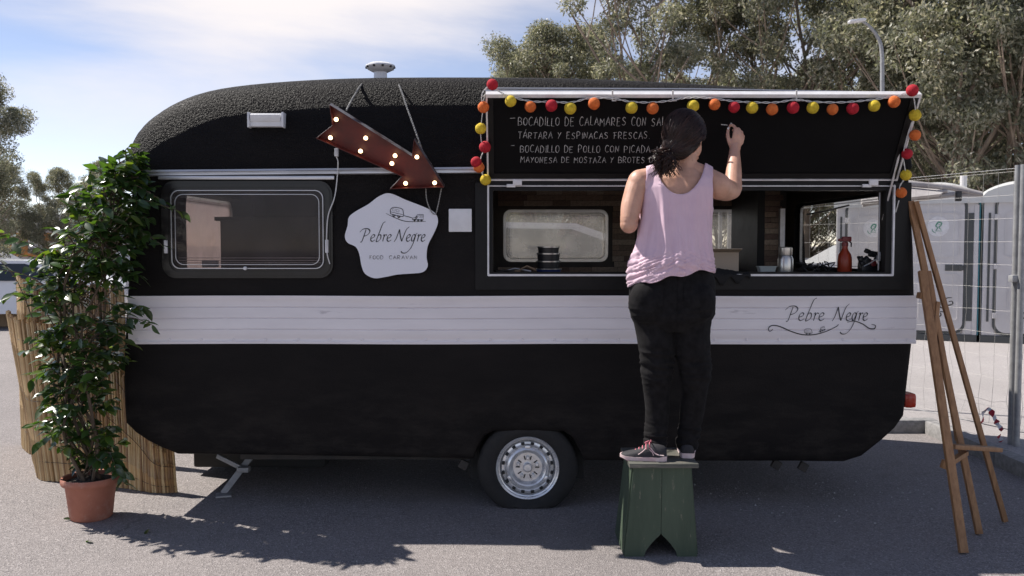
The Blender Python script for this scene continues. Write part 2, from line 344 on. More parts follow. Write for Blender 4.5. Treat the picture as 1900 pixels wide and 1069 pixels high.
M['sign'] = mat('white_sign_board', (.76, .76, .82), .5, col2=(.72, .72, .78), nscale=200, bump=.05, bscale=300)
M['plastic'] = mat('white_plastic', (.74, .74, .76), .4, col2=(.66, .66, .68), nscale=12)
M['smoke'] = glass('smoked_acrylic', (.72, .68, .67), gloss=-.01, haze=.11, hcol=(.60, .55, .55))
M['hazyglass'] = glass('hazy_acrylic', (.80, .78, .75), gloss=.01, haze=.22, hcol=(.8, .78, .74))
M['pinkhaze'] = glass('hazy_pinkish_acrylic', (.62, .56, .55), gloss=-.01, haze=.5, hcol=(.80, .74, .73))
M['clearglass'] = glass('clear_acrylic', (.93, .93, .92), gloss=.0)
M['winframe'] = glass('clear_window_rim', (.75, .74, .72), gloss=.10, haze=.55, hcol=(.8, .78, .75), rough=.15)
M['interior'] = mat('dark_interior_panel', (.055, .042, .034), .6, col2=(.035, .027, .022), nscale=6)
WOODS = [mat('cladding_wood', c, .6, col2=tuple(x*.6 for x in c), nscale=9, stretch=(1, 1, 8)) for c in ((.34, .23, .16), (.24, .16, .11), (.45, .34, .25), (.19, .11, .08))]
M['counter'] = mat('counter_top', (.05, .048, .047), .35)
M['curtain'] = mat('cream_curtain', (.62, .57, .52), .9, col2=(.5, .45, .41), nscale=5, trans=.55)
M['terracotta'] = mat('terracotta', (.40, .155, .10), .72, col2=(.34, .125, .08), nscale=12, col3=(.46, .27, .21), n3=7, thr3=(.56, .72), bump=.15, bscale=60)
M['soil'] = mat('potting_soil', (.035, .025, .018), .95, col2=(.06, .045, .03), nscale=60, bump=1, bscale=60, bdist=.02)
M['bark'] = mat('plant_stem_bark', (.14, .10, .065), .85, col2=(.08, .055, .04), nscale=40, stretch=(1, 1, .2), bump=.4)
REEDM = [mat('reed_cane', c, .5, col2=tuple(x*.62 for x in c), nscale=14, stretch=(4, 4, .6), spread=(.3, .7)) for c in ((.58, .40, .19), (.46, .29, .13), (.66, .49, .27), (.30, .17, .075))]
M['stoolgreen'] = mat('worn_green_paint', (.034, .056, .034), .62, col2=(.060, .085, .055), nscale=6, stretch=(2.2, 2.2, .35), col3=(.16, .15, .11), n3=24, thr3=(.62, .67), bump=.35, bscale=30)
M['stooltop'] = mat('worn_stool_top', (.12, .115, .10), .75, col2=(.05, .055, .045), nscale=12, stretch=(.4, 3, 3), col3=(.24, .21, .17), n3=9, thr3=(.55, .66), bump=.4, bscale=40)
M['easel'] = mat('easel_wood', (.36, .19, .085), .55, col2=(.24, .12, .052), nscale=12, stretch=(5, 5, .5), bump=.15, bscale=50)
M['skin'] = mat('skin', (.47, .26, .18), .48, col2=(.60, .34, .245), nscale=14, bump=.08, bscale=180, col3=(.40, .19, .135), n3=30, thr3=(.66, .74))
M['skin'].node_tree.nodes['Principled BSDF'].inputs['Subsurface Weight'].default_value = .12
M['skin'].node_tree.nodes['Principled BSDF'].inputs['Subsurface Radius'].default_value = (.012, .004, .002)
M['hair'] = leaf_mat('dark_brown_hair', ((.008, .004, .0035), (.028, .013, .010), (.016, .007, .006), (.060, .027, .020)), rough=.42, trans=.12, tcol=(1.5, .9, .8), spec=.35)
M['hair2'] = mat('dark_hair_underlayer', (.010, .005, .0045), .7, spec=.2)
M['pink'] = mat('lilac_pink_jersey', (.78, .57, .66), .85, col2=(.74, .53, .62), nscale=12, bump=.12, bscale=260, trans=.16, sheen=.2)
M['jeans'] = mat('black_denim', (.006, .0055, .006), .8, col2=(.014, .013, .014), nscale=30, bump=.3, bscale=320, sheen=.02, spec=.12)
M['shoe'] = mat('black_mesh_shoe', (.022, .021, .025), .75, bump=.5, bscale=300)
M['shoepink'] = mat('pink_lace', (.62, .17, .22), .7)
M['sole'] = mat('pale_pink_sole', (.70, .58, .57), .6, col2=(.60, .42, .43), nscale=14)
M['toilet'] = mat('grey_cubicle_plastic', (.60, .58, .58), .5, col2=(.53, .51, .51), nscale=3)
M['toiletroof'] = mat('white_translucent_roof', (.66, .66, .65), .5, trans=.25)
M['toiletdark'] = mat('dark_grey_groove', (.07, .075, .075), .6)
M['teal'] = mat('teal_strip', (.03, .16, .20), .5)
M['logo'] = mat('green_sticker_print', (.10, .28, .20), .6)
M['wire'] = mat('fence_wire', (.30, .29, .28), .6, metal=.2)
M['tapered'] = mat('red_tape', (.45, .02, .04), .5)
M['tapewhite'] = mat('white_tape', (.7, .68, .68), .5)
M['awning'] = mat('grey_awning_fabric', (.52, .49, .48), .8, col2=(.40, .37, .37), nscale=8, trans=.2)
M['treebark'] = mat('eucalyptus_bark', (.34, .27, .21), .85, col2=(.19, .14, .11), nscale=3, stretch=(2, 2, .3), bump=.5, bscale=20)
M['euca'] = leaf_mat('eucalyptus_leaves', ((.12, .13, .09), (.22, .225, .165), (.18, .19, .13), (.36, .345, .27), (.56, .52, .43)), rough=.45, trans=.42, tcol=(1.15, 1.15, .85))
M['ficus'] = leaf_mat('glossy_green_leaves', ((.020, .040, .015), (.036, .072, .022), (.018, .036, .014), (.05, .10, .028), (.024, .046, .016), (.11, .15, .035)), rough=.30, trans=.30, tcol=(3.2, 3.4, .8), spec=.8)
M['carwhite'] = mat('white_car_paint', (.72, .73, .76), .25, coat=.5)
M['cargrey'] = mat('silver_car_paint', (.40, .41, .43), .3, metal=.4, coat=.5)
M['carglass'] = mat('dark_car_glass', (.02, .024, .028), .08, spec=.8)
M['orangeb'] = mat('orange_render', (.62, .27, .07), .8, col2=(.56, .23, .06), nscale=.5)
M['whiteb'] = mat('white_render', (.70, .69, .68), .8, col2=(.62, .6, .6), nscale=.6)
M['card'] = mat('cardboard', (.36, .25, .16), .8, col2=(.31, .21, .13), nscale=10)
M['steel'] = mat('brushed_steel', (.55, .53, .50), .3, metal=.9)
M['tubplastic'] = mat('translucent_tub', (.55, .60, .58), .35, trans=.3)
M['spray'] = mat('orange_red_bottle', (.42, .055, .02), .3, trans=.25)
M['darkred'] = mat('dark_red_plastic', (.18, .02, .02), .4)
M['blackcloth'] = mat('black_cloth', (.008, .008, .009), .9)
M['blackplastic'] = mat('black_plastic', (.015, .015, .016), .4)
M['beigebox'] = mat('beige_cardboard', (.42, .34, .26), .8)
M['blue'] = mat('dark_blue_plastic', (.015, .025, .10), .4)
M['taillight'] = mat('red_tail_lens', (.45, .03, .01), .2)
M['lens'] = mat('lamp_head_glass', (.6, .6, .6), .3)
BALLM = {'yellow': mat('yellow_cotton_ball', (.80, .60, .045), .85, bump=.6, bscale=150, col2=(.62, .45, .03), nscale=55, trans=.22),
         'orange': mat('orange_cotton_ball', (.82, .21, .045), .85, bump=.6, bscale=150, col2=(.68, .15, .03), nscale=55, trans=.22),
         'red': mat('red_cotton_ball', (.55, .018, .035), .85, bump=.6, bscale=150, col2=(.42, .012, .025), nscale=55, trans=.18)}

# ------------------------------------------------------------------ lettering: stroke alphabets
CAPS = {'A': [[(0, 0), (.45, 1), (.9, 0)], [(.15, .38), (.75, .38)]],
 'B': [[(.05, 0), (.05, 1), (.55, .95), (.72, .78), (.5, .55), (.08, .52)], [(.5, .53), (.82, .35), (.7, .08), (0, 0)]],
 'C': [[(.8, .85), (.45, 1), (.08, .7), (.08, .25), (.4, 0), (.8, .12)]],
 'D': [[(.05, 0), (.05, 1), (.5, .92), (.8, .6), (.7, .2), (.35, 0), (0, .02)]],
 'E': [[(.75, .95), (.1, 1), (.08, .5), (.05, 0), (.75, .03)], [(.08, .52), (.6, .54)]],
 'F': [[(0, .92), (.8, 1)], [(.3, .95), (.22, 0)], [(.1, .5), (.62, .55)]],
 'G': [[(.8, .85), (.45, 1), (.08, .7), (.08, .25), (.4, 0), (.8, .15), (.8, .45), (.5, .45)]],
 'I': [[(.15, 0), (.15, 1)]], 'L': [[(.08, 1), (.05, .03), (.65, 0)]],
 'M': [[(0, 0), (.08, 1), (.45, .45), (.85, 1), (.95, 0)]], 'N': [[(.03, 0), (.06, 1), (.72, 0), (.78, 1)]],
 'O': [[(.4, 1), (.05, .75), (.08, .2), (.42, 0), (.78, .25), (.76, .78), (.4, 1)]],
 'P': [[(.08, 0), (.06, 1), (.6, .95), (.72, .7), (.5, .48), (.08, .45)]],
 'R': [[(.06, 0), (.06, 1), (.6, .95), (.7, .72), (.5, .5), (.1, .5), (.75, 0)]],
 'S': [[(.72, .88), (.35, 1), (.1, .78), (.35, .55), (.68, .38), (.62, .08), (.3, 0), (.02, .12)]],
 'T': [[(0, 1), (.85, 1)], [(.42, 1), (.4, 0)]], 'V': [[(0, 1), (.4, 0), (.85, 1)]],
 'Y': [[(.05, 1), (.4, .5)], [(.8, 1), (.4, .5), (.2, 0)]], 'Z': [[(.05, 1), (.75, .98), (.02, .03), (.8, 0)]],
 '.': [[(.1, 0), (.16, .05)]], '-': [[(0, .5), (.7, .55)]], 'Á': None, ',': [[(.1, .05), (.02, -.15)]]}
CAPS['Á'] = CAPS['A']+[[(.42, 1.12), (.62, 1.35)]]
WID = {'M': 1.15, 'I': .42, '.': .35, ' ': .75, 'L': .8, '-': .9}
def ribbon(bm, pts, wfun, push):
    """flat ink stroke; pts already on the surface (Vectors), push = outward normal"""
    n = len(pts)
    if n < 2: return
    prev = None
    for i, p in enumerate(pts):
        t = (pts[min(i+1, n-1)]-pts[max(i-1, 0)])
        if t.length < 1e-9: continue
        t.normalize(); s = t.cross(push).normalized(); wd = wfun(t, i/(n-1))/2
        a, b = bm.verts.new(p+s*wd+push*.0012), bm.verts.new(p-s*wd+push*.0012)
        if prev: bm.faces.new((prev[0], a, b, prev[1]))
        prev = (a, b)
def caps_text(bm, text, x0, x1, yb, h, mapf, push, wd, jit=.06, seed=1, slant=.0):
    rnd = random.Random(seed)
    tot = sum(WID.get(c, 1.0) for c in text); sx = (x1-x0)/tot; x = x0
    for c in text:
        g = CAPS.get(c)
        wdt = WID.get(c, 1.0)*sx
        if g:
            jy = rnd.uniform(-jit, jit)*h; hs = h*(1+rnd.uniform(-jit, jit)*1.5)
            for st in g:
                q = [Vector((x+u*sx*.86+v*slant*h+rnd.uniform(-.02, .02)*sx, yb-(v*hs)+jy, 0)) for u, v in st]
                if len(q) > 2: q = crom(q, 4) if c in 'BCDGOPRSÁ' else [a.lerp(b, k/3) for a, b in zip(q, q[1:]) for k in range(3)]+[q[-1]]
                P = [Vector(mapf(p.x, p.y)) for p in q]
                ribbon(bm, P, lambda t, s: wd*(.75+.25*math.sin(6*s)), push)
        x += wdt
# chancery italic in units of x-height; origin on the baseline
ITAL = {'P': ([[(.55, 1.75), (.35, .9), (.12, 0), (-.1, -.1)], [(-.35, 1.35), (.1, 1.8), (.8, 1.85), (1.15, 1.5), (.95, 1.05), (.5, .8), (.3, .85)]], 1.35),
 'e': ([[(.12, .45), (.5, .6), (.62, .88), (.4, 1.0), (.12, .7), (.1, .2), (.35, 0), (.72, .22)]], .85),
 'b': ([[(1.15, 2.9), (.8, 2.6), (.45, 1.4), (.12, .1), (.35, 0), (.7, .35), (.72, .85), (.5, .98), (.25, .7)]], .95),
 'r': ([[(.1, .85), (.28, .95), (.15, 0)], [(.18, .45), (.45, .95), (.68, .9)]], .72),
 'N': ([[(-.15, -.05), (.15, .5), (.5, 1.75)], [(.5, 1.75), (.75, .8), (1.05, 0)], [(1.05, 0), (1.3, .9), (1.6, 1.75), (2.0, 2.15)]], 1.75),
 'g': ([[(.62, .9), (.35, 1.0), (.1, .6), (.15, .1), (.4, .12), (.62, .8), (.72, 1.05), (.9, 1.2)], [(.68, .9), (.5, 0), (.1, -1.0), (-.5, -1.65), (-1.1, -1.7), (-1.35, -1.45)]], .95)}
def ital_text(bm, text, x, yb, xh, mapf, push, wd, gap=.0, sx=1.0):
    for c in text:
        if c == ' ': x += xh*1.0*sx; continue
        st, adv = ITAL[c]
        for s in st:
            q = crom([Vector((x+(u+v*.12)*xh*sx, yb-v*xh, 0)) for u, v in s], 8)
            P = [Vector(mapf(p.x, p.y)) for p in q]
            ribbon(bm, P, lambda t, s_: wd*(.42+.78*abs(t.z*.75-t.x*.65)**1.2), push)
        x += (adv+gap)*xh*sx
    return x
# ================================================================== THE SETTING
def sheet(name, pts, z, m):
    bm = NB(); f = bm.faces.new([bm.verts.new((x, y, z)) for x, y in pts]); o = obj(name, bm, m, smooth=False)
    tag(o, kind='structure'); return o
sheet('ground', [(-600, -200), (600, -200), (600, 1100), (-600, 1100)], 0, M['asphalt'])
# raised pale concrete yard behind the caravan with its kerb
YC, XC = 7.02, 3.36
bm = NB(); prism(bm, [(-1.6, YC), (XC, YC), (XC+.02, 2.0), (60, 2.0), (60, 60), (-1.6, 60)], -.05, .09, lambda u, v, d: (u, v, d))
tag(obj('pavement', bm, M['concrete'], smooth=False), kind='structure')
kerb = thing('kerb', 'grey concrete kerb edging the raised pale yard by the easel', 'kerb', (XC, YC, 0))
for k in range(5):
    bm = NB(); y1 = YC-.13-k*1.0; bx(bm, XC-.115, XC-.003, y1-.985, y1, -.02, .104-.004*(k % 2), .012); obj('kerbstone', bm, M['kerb'], kerb)
for k in range(5):
    bm = NB(); x1 = XC-.003-k*1.0; bx(bm, x1-.985, x1, YC-.118, YC-.003, -.02, .103-.003*(k % 2), .012); obj('kerbstone', bm, M['kerb'], kerb)

# ================================================================== THE CARAVAN
YS, YB = 4.9, 6.93                                # near side and far side
van = thing('food_caravan', 'black food caravan with white stripe, raised chalkboard hatch and serving opening', 'caravan', (.1, 5.9, 0))
def A0(px, py): p = at(px, py, YS); return (p.x, p.z)
GUT = 1.885
low = [A0(*p) for p in ((243, 318), (240, 420), (236, 520), (231, 600), (228, 660), (228, 715), (229, 755), (232, 786), (250, 804), (274, 820), (298, 832), (328, 844))]
low += [A0(*p) for p in ((500, 846), (700, 849), (878, 853), (887, 830), (899, 810), (916, 801.5), (1046, 802), (1062, 813), (1073, 834), (1085, 856), (1300, 857), (1480, 857))]
low += [A0(*p) for p in ((1535, 858), (1568, 858), (1600, 848), (1638, 818), (1662, 796), (1679, 772), (1687, 700), (1694, 640), (1699, 560), (1697, 460), (1692, 380), (1688, 318))]
for i in (0, -1): low[i] = (low[i][0], GUT)
top = [(2.215, 2.02), (2.19, 2.17), (2.09, 2.265), (1.85, 2.335), (1.4, 2.385), (.9, 2.42), (.3, 2.445), (-.3, 2.45), (-.8, 2.447), (-1.15, 2.435), (-1.5, 2.408), (-1.74, 2.37), (-1.90, 2.31), (-2.02, 2.235), (-2.10, 2.15), (-2.135, 2.05), (-2.13, 1.96)]
topc = [(p.x, p.y) for p in crom([Vector((x, z, 0)) for x, z in top], 3)]
outline = low + topc
nl = len(low)
cx0 = sum(p[0] for p in outline)/len(outline); cz0 = 1.2
def ringpts(t, Y, inset=0):
    out = []; n = len(outline)
    for i, (x, z) in enumerate(outline):
        if i < nl: xx, zz = x, z
        else: zz = GUT+(z-GUT)*t; xx = x
        if inset and i < nl:
            a = Vector(outline[i-1]); b = Vector(outline[(i+1) % n]); d = (b-a).normalized(); nrm = Vector((-d.y, d.x))
            xx += nrm.x*inset; zz += nrm.y*inset
        elif inset: xx += -math.copysign(inset, x)*min(1, abs(x)/2)
        out.append((xx, Y, zz))
    return out
rs = []
LEAN = ((.02, 0), (.10, .003), (.2, .009), (.4, .026), (.6, .050), (.74, .073), (.84, .098), (.91, .130), (.955, .170), (.985, .225), (1, .30))
for k, (t, dy) in enumerate(LEAN):
    rs.append(ringpts(t, YS+dy, (.035, .018, .006)[k] if k < 3 else 0))
rb = [[(x, YS+YB-y, z) for x, y, z in r] for r in rs[::-1]]
rs += rb
bm = NB(); V = [[bm.verts.new(p) for p in r] for r in rs]; n = len(outline)
for A, B in zip(V, V[1:]):
    for i in range(n): bm.faces.new((A[i], A[(i+1) % n], B[(i+1) % n], B[i]))
bm.faces.new(V[0]); bm.faces.new(V[-1][::-1])
shell = bm_mesh(bm)
cut = []
bm = NB(); bx(bm, -1.93, 2.15, YS+.04, YB-.04, .62, 2.08, .12); cut.append(bm_mesh(bm))
o0 = A0(907, 346); o1 = A0(1653, 509)
OX0, OX1, OZ1, OZ0 = o0[0], o1[0], o0[1], o1[1]
bm = NB(); prism(bm, rrect(OX0, OX1, OZ0, OZ1, .006, 1), YS-.2, YS+.2, YM); cut.append(bm_mesh(bm))
w0 = A0(318, 352); w1 = A0(604, 500); FX0, FX1, FZ1, FZ0 = w0[0], w1[0], w0[1], w1[1]
bm = NB(); prism(bm, rrect(FX0, FX1, FZ0, FZ1, .05, 5), YS-.2, YS+.2, YM); cut.append(bm_mesh(bm))
def AB(px, py): p = at(px, py, YB-.02); return (p.x, p.z)
b0, b1 = AB(934, 389), AB(1128, 486); BW = (b0[0], b1[0], b1[1], b0[1])
c1 = AB(1378, 486); BW2 = (c1[0]-(b1[0]-b0[0]), c1[0], b1[1], b0[1])
d0 = AB(330, 389); BW3 = (d0[0]-.0, d0[0]+.62, b1[1], b0[1])
bm = NB(); prism(bm, rrect(5.25, 6.62, 1.28, 1.80, .08, 5), -2.5, -1.8, lambda u, v, d: (d, u, v)); cut.append(bm_mesh(bm))
for q in (BW, BW2):
    bm = NB(); prism(bm, rrect(*q, .06, 5), YB-.2, YB+.2, YM); cut.append(bm_mesh(bm))
RW = (5.2, 6.74, 1.31, 1.79)
bm = NB(); prism(bm, rrect(*RW, .07, 5), 1.9, 2.6, lambda u, v, d: (d, u, v)); cut.append(bm_mesh(bm))
me = boolean(shell, cut)
for f in me.polygons: pass
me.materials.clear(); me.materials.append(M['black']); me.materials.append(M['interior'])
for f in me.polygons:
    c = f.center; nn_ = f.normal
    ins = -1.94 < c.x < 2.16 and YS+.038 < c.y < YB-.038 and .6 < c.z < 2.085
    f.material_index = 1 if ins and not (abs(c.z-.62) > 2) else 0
sm(me, 30); body = link('body', me, van)

# gutter rail along the side, white stripe, trims
def rail(name, pts, hgt, dep, m, parent=van, ridge=True):
    bm = NB()
    P = [Vector(p) for p in pts]
    prof = [(0, 0), (-dep, .15*hgt), (-dep, .38*hgt), (-dep*.55, .45*hgt), (-dep*.55, .58*hgt), (-dep*1.15, .66*hgt), (-dep, hgt*.95), (0, hgt)]
    R = [[bm.verts.new((p.x, p.y+a, p.z+b-hgt/2)) for a, b in prof] for p in P]
    for A, B in zip(R, R[1:]):
        for i in range(len(prof)-1): bm.faces.new((A[i], A[i+1], B[i+1], B[i]))
        bm.faces.new((A[-1], A[0], B[0], B[-1]))
    bm.faces.new(R[0]); bm.faces.new(R[-1][::-1])
    return obj(name, bm, m, parent)
pts = [at(px, py, YS-.004) for px, py in ((244, 322), (420, 320.5), (620, 318.5), (800, 317), (897, 316))]
for p in pts: p.y = YS-.004
rail('gutter_rail', pts, .037, .022, M['alu'])
pts = [at(px, py, YS-.002) for px, py in ((1664, 322), (1688, 322))]
# rail over the roof edge, behind the raised hatch
pts = [at(px, py, YS+.015) for px, py in ((900, 163.5), (1290, 165), (1690, 172))]
rail('roof_rail', [(p.x, 4.985, p.z) for p in pts], .024, .03, M['alu'])
# stripe
s0, s1 = A0(238, 549), A0(1698, 638); SX0, SX1, SZ1, SZ0 = s0[0], s1[0], s0[1], s1[1]
bm = NB(); H = SZ1-SZ0
prof = [(.001, 0), (-.012, 0), (-.013, .012), (-.009, .018), (-.009, .032), (-.012, .036)]
for gz in (.30, .53, .76): prof += [(-.012, gz*H-.004), (-.006, gz*H), (-.012, gz*H+.004)]
prof += [(-.012, H-.02), (-.015, H-.016), (-.015, H), (.001, H)]
nx = 60; R = []
for i in range(nx+1):
    u = i/nx; x = SX0+(SX1-SX0)*u; R.append([bm.verts.new((x, YS+a+.0012*math.sin(x*9)*math.sin(x*3.1), SZ0+b+.0018*math.sin(x*3.3))) for a, b in prof])
for A, B in zip(R, R[1:]):
    for i in range(len(prof)-1): bm.faces.new((A[i], A[i+1], B[i+1], B[i]))
bm.faces.new(R[0]); bm.faces.new(R[-1][::-1])
stripe = obj('side_stripe', bm, M['stripe'], van, label='white painted corrugated band along the caravan side')
rm = None
for k in range(25):
    bm = NB()
    if rm is None:
        lathe(bm, [(.0001, -.004), (.006, -.003), (.0075, 0)], 8, axis='Y'); ro = obj('rivet', bm, M['stripe'], stripe, recalc=True); rm = ro.data
    else: bm.free(); ro = link('rivet', rm, stripe)
    ro.location = (SX0+.05+k*(SX1-SX0-.1)/24, YS-.012, SZ0+.025)
# stripe lettering and flourish
def onside(off): return lambda px, py: hit(px, py, (0, YS-off, 0), Vector((0, 1, 0)))
MS = onside(.0145); PN = Vector((0, -1, 0))
bm = NB(); ital_text(bm, 'Pebre', 1460, 595, 14.5, MS, PN, .0052, gap=-.02, sx=1.05); ital_text(bm, 'Negre', 1546, 595, 14.5, MS, PN, .0052, gap=-.06, sx=.92)
for f in bm.faces: pass
obj('painted_name', bm, M['ink'], stripe, smooth=False, kind='stuff')
bm = NB()
def stroke(bm, px_pts, mapf, wd, push=PN, smooth=True, taper=True):
    q = crom([Vector((x, y, 0)) for x, y in px_pts], 7) if smooth and len(px_pts) > 2 else [Vector((x, y, 0)) for x, y in px_pts]
    ribbon(bm, [Vector(mapf(p.x, p.y)) for p in q], (lambda t, s: wd*(.45+.55*math.sin(math.pi*s))) if taper else (lambda t, s: wd), push)
stroke(bm, [(1434, 611), (1428, 615), (1426, 609), (1433, 604), (1447, 606), (1468, 615), (1489, 621), (1510, 621), (1530, 616), (1550, 607), (1556, 602)], MS, .006)
stroke(bm, [(1572, 598), (1585, 596), (1600, 601), (1612, 609), (1622, 610), (1624, 604), (1617, 602)], MS, .006)
def minicar(bm, cx, cy, s, mapf, rot=0):
    cr_, sr = math.cos(rot), math.sin(rot)
    f = lambda pts: [(cx+(x*cr_-y*sr)*s, cy+(x*sr+y*cr_)*s) for x, y in pts]
    w_ = s*.0009
    stroke(bm, f([(-6, 3), (-7, -1), (-5, -4), (0, -5), (5, -4.5), (7, -1), (7, 3), (-6, 3)]), mapf, w_*2.2, taper=False)
    stroke(bm, f([(-7, 1), (7, 1)]), mapf, w_*1.6, smooth=False, taper=False)
    for x in (-3.5, .8): stroke(bm, f([(x-1.6, -2.8), (x+1.6, -2.8), (x+1.6, -.8), (x-1.6, -.8), (x-1.6, -2.8)]), mapf, w_, smooth=False, taper=False)
    for x in (-2.2, 3.2): stroke(bm, f([(x-1.3, 3.4), (x, 5.3), (x+1.3, 3.4), (x-1.3, 3.4)]), mapf, w_*3, taper=False)
def minitruck(bm, cx, cy, s, mapf, rot=0):
    cr_, sr = math.cos(rot), math.sin(rot)
    f = lambda pts: [(cx+(x*cr_-y*sr)*s, cy+(x*sr+y*cr_)*s) for x, y in pts]
    w_ = s*.0009
    stroke(bm, f([(-8, 3), (-8, 1), (-4, 0), (-1, -4), (7, -4.5), (7, 3), (-8, 3)]), mapf, w_*2.4, smooth=False, taper=False)
    for x in (-4, -2.6): stroke(bm, f([(x, 2), (x+2, -2)]), mapf, w_*2.4, smooth=False, taper=False)
    for x in (1, 4): stroke(bm, f([(x, -3.4), (x+2, -3.4), (x+2, -.5), (x, -.5), (x, -3.4)]), mapf, w_*1.2, smooth=False, taper=False)
    for x in (-5, 0, 4.5): stroke(bm, f([(x-1.3, 2.8), (x, 4.6), (x+1.3, 2.8), (x-1.3, 2.8)]), mapf, w_*4, taper=False)
minicar(bm, 1499, 615, 1.0, MS, .05); minitruck(bm, 1525, 611, .85, MS, -.45)
obj('painted_flourish', bm, M['ink'], stripe, smooth=False, kind='stuff')

# ---- serving opening: recessed black surround, thin aluminium frame, counter
bm = NB(); fo = rrect(OX0-.075, OX1+.10, OZ0-.085, OZ1+.02, .004, 1); fi = rrect(OX0-.008, OX1+.008, OZ0-.012, OZ1+.006, .004, 1)
frame(bm, fo, fi, YS-.010, YS-.0005, YM); obj('opening_surround', bm, M['blackframe'], van, smooth=False)
bm = NB(); fo = rrect(OX0-.066, OX0-.06, OZ0-.075, OZ1+.01, .001, 1)
bm.free()
bm = NB(); fo = rrect(OX0-.008, OX1+.008, OZ0-.010, OZ1+.008, .006, 2); fi = rrect(OX0+.0015, OX1-.0015, OZ0+.0015, OZ1-.0015, .004, 2)
frame(bm, fo, fi, YS-.020, YS+.05, YM); obj('opening_frame', bm, M['whitealu'], van, smooth=False)
bm = NB(); fo = rrect(OX0+.002, OX1-.002, OZ0+.002, OZ1-.002, .004, 2); fi = rrect(OX0+.022, OX1-.034, OZ0+.012, OZ1-.022, .004, 2)
frame(bm, fo, fi, YS-.004, YS+.06, YM); obj('inner_frame', bm, M['blackframe'], van, smooth=False)
bm = NB(); bx(bm, OX1-.052, OX1-.046, YS+.05, YS+.058, OZ0+.02, OZ1-.03); obj('slide_rail', bm, M['alu'], van, smooth=False)
bm = NB(); bx(bm, OX0-.03, OX1+.03, YS+.062, YS+.40, OZ0-.03, OZ0-.004, .004); obj('counter', bm, M['counter'], van)
bm = NB(); bx(bm, -.05, 1.0, YB-.36, YB-.04, 1.18, 1.205, .004); obj('rear_worktop', bm, M['counter'], van)
# partition posts and inner furniture
bm = NB(); q0 = at(1381, 400, 6.5).x; q1 = at(1408, 400, 6.3).x; bx(bm, q0, q1, 6.15, YB-.05, .64, 2.05); obj('wardrobe_panel', bm, M['blackframe'], van, smooth=False)
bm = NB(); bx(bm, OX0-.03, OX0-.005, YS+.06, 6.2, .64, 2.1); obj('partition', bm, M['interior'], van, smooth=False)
bm = NB(); q0 = at(1445, 400, 6.6).x; bx(bm, q0, q0+.035, 6.56, 6.6, 1.2, 1.75); obj('white_pole', bm, M['whitealu'], van, smooth=False)

# ---- timber cladding round the far windows, plank by plank
clad = link('far_wall_cladding', bpy.data.meshes.new('far_wall_cladding'), van)
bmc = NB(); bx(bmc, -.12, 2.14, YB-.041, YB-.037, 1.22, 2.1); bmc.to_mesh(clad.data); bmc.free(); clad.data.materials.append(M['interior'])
for q in (BW, BW2):
    pass
pm = []
for k, m in enumerate(WOODS):
    me = bpy.data.meshes.new('plank'); b = NB(); box(b, (0, 0, 0), (1, .012, .040), None, .002); b.to_mesh(me); b.free(); me.materials.append(m); pm.append(me)
rnd = random.Random(4)
backme = boolean(clad.data, [bm_mesh(b) for b in [(lambda q: (lambda bb: (prism(bb, rrect(*q, .06, 5), YB-.3, YB+.1, YM), bb)[1])(NB()))((q[0]-.02, q[1]+.02, q[2]-.02, q[3]+.02)) for q in (BW, BW2)]])
clad.data = backme; clad.data.materials.clear(); clad.data.materials.append(M['interior'])
z = 1.245
while z < 2.06:
    x = -.11
    while x < 2.1:
        L_ = rnd.uniform(.12, .30); x2 = min(x+L_, 2.13); segs = [(x, x2)]
        for q in (BW, BW2):
            if q[2]-.045 < z < q[3]+.045:
                ns = []
                for a, b in segs:
                    lo, hi = q[0]-.03, q[1]+.03
                    if b <= lo or a >= hi: ns.append((a, b))
                    else:
                        if a < lo: ns.append((a, lo))
                        if b > hi: ns.append((hi, b))
                segs = ns
        for a, b in segs:
            if b-a > .02:
                o = link('plank', rnd.choice(pm), clad, False); o.location = ((a+b)/2, YB-.047-rnd.uniform(0, .008), z); o.scale = (b-a-.003, 1, 1)
        x = x2
    z += .043
# ---- windows on the far side and the rear end
def acrylic(name, q, Y, mp_, mg, mf, lab=None, sash=.03, fm=None):
    w_ = link(name, bpy.data.meshes.new(name), van)
    b = NB(); frame(b, rrect(q[0]-.012, q[1]+.012, q[2]-.012, q[3]+.012, .07, 5), rrect(q[0]+sash, q[1]-sash, q[2]+sash, q[3]-sash, .045, 5), Y-.012, Y+.012, mp_)
    b.to_mesh(w_.data); b.free(); w_.data.materials.append(mf)
    b = NB(); prism(b, rrect(q[0]+sash-.002, q[1]-sash+.002, q[2]+sash-.002, q[3]-sash+.002, .046, 5), Y-.003, Y+.003, mp_); obj('pane', b, mg, w_, smooth=False)
    for rr in (.008,):
        b = NB(); frame(b, rrect(q[0]+sash+.012, q[1]-sash-.012, q[2]+sash+.012, q[3]-sash-.012, .035, 5), rrect(q[0]+sash+.016, q[1]-sash-.016, q[2]+sash+.016, q[3]-sash-.016, .033, 5), Y-.009, Y+.009, mp_); obj('pane_moulding', b, M['winframe'], w_, smooth=False)
    if lab: w_['label'] = lab
    return w_
acrylic('window', BW, YB-.02, YM, M['hazyglass'], M['winframe'], sash=.022)
acrylic('window', BW2, YB-.02, YM, M['hazyglass'], M['winframe'], sash=.022)
acrylic('window', (5.25, 6.62, 1.28, 1.80), -2.10, lambda u, v, d: (d, u, v), M['pinkhaze'], M['winframe'], sash=.02)
rwin = acrylic('window', RW, 2.19, lambda u, v, d: (d, u, v), M['clearglass'], M['blackframe'], sash=.02, lab='clear end window through which the grey cubicles show')
# stay bar of the end window
bm = NB(); tube(bm, [at(1497, 398, 6.5), at(1530, 392, 6.3), at(1575, 381, 6.0)], .006, 6); obj('window_stay', bm, M['blackplastic'], rwin)

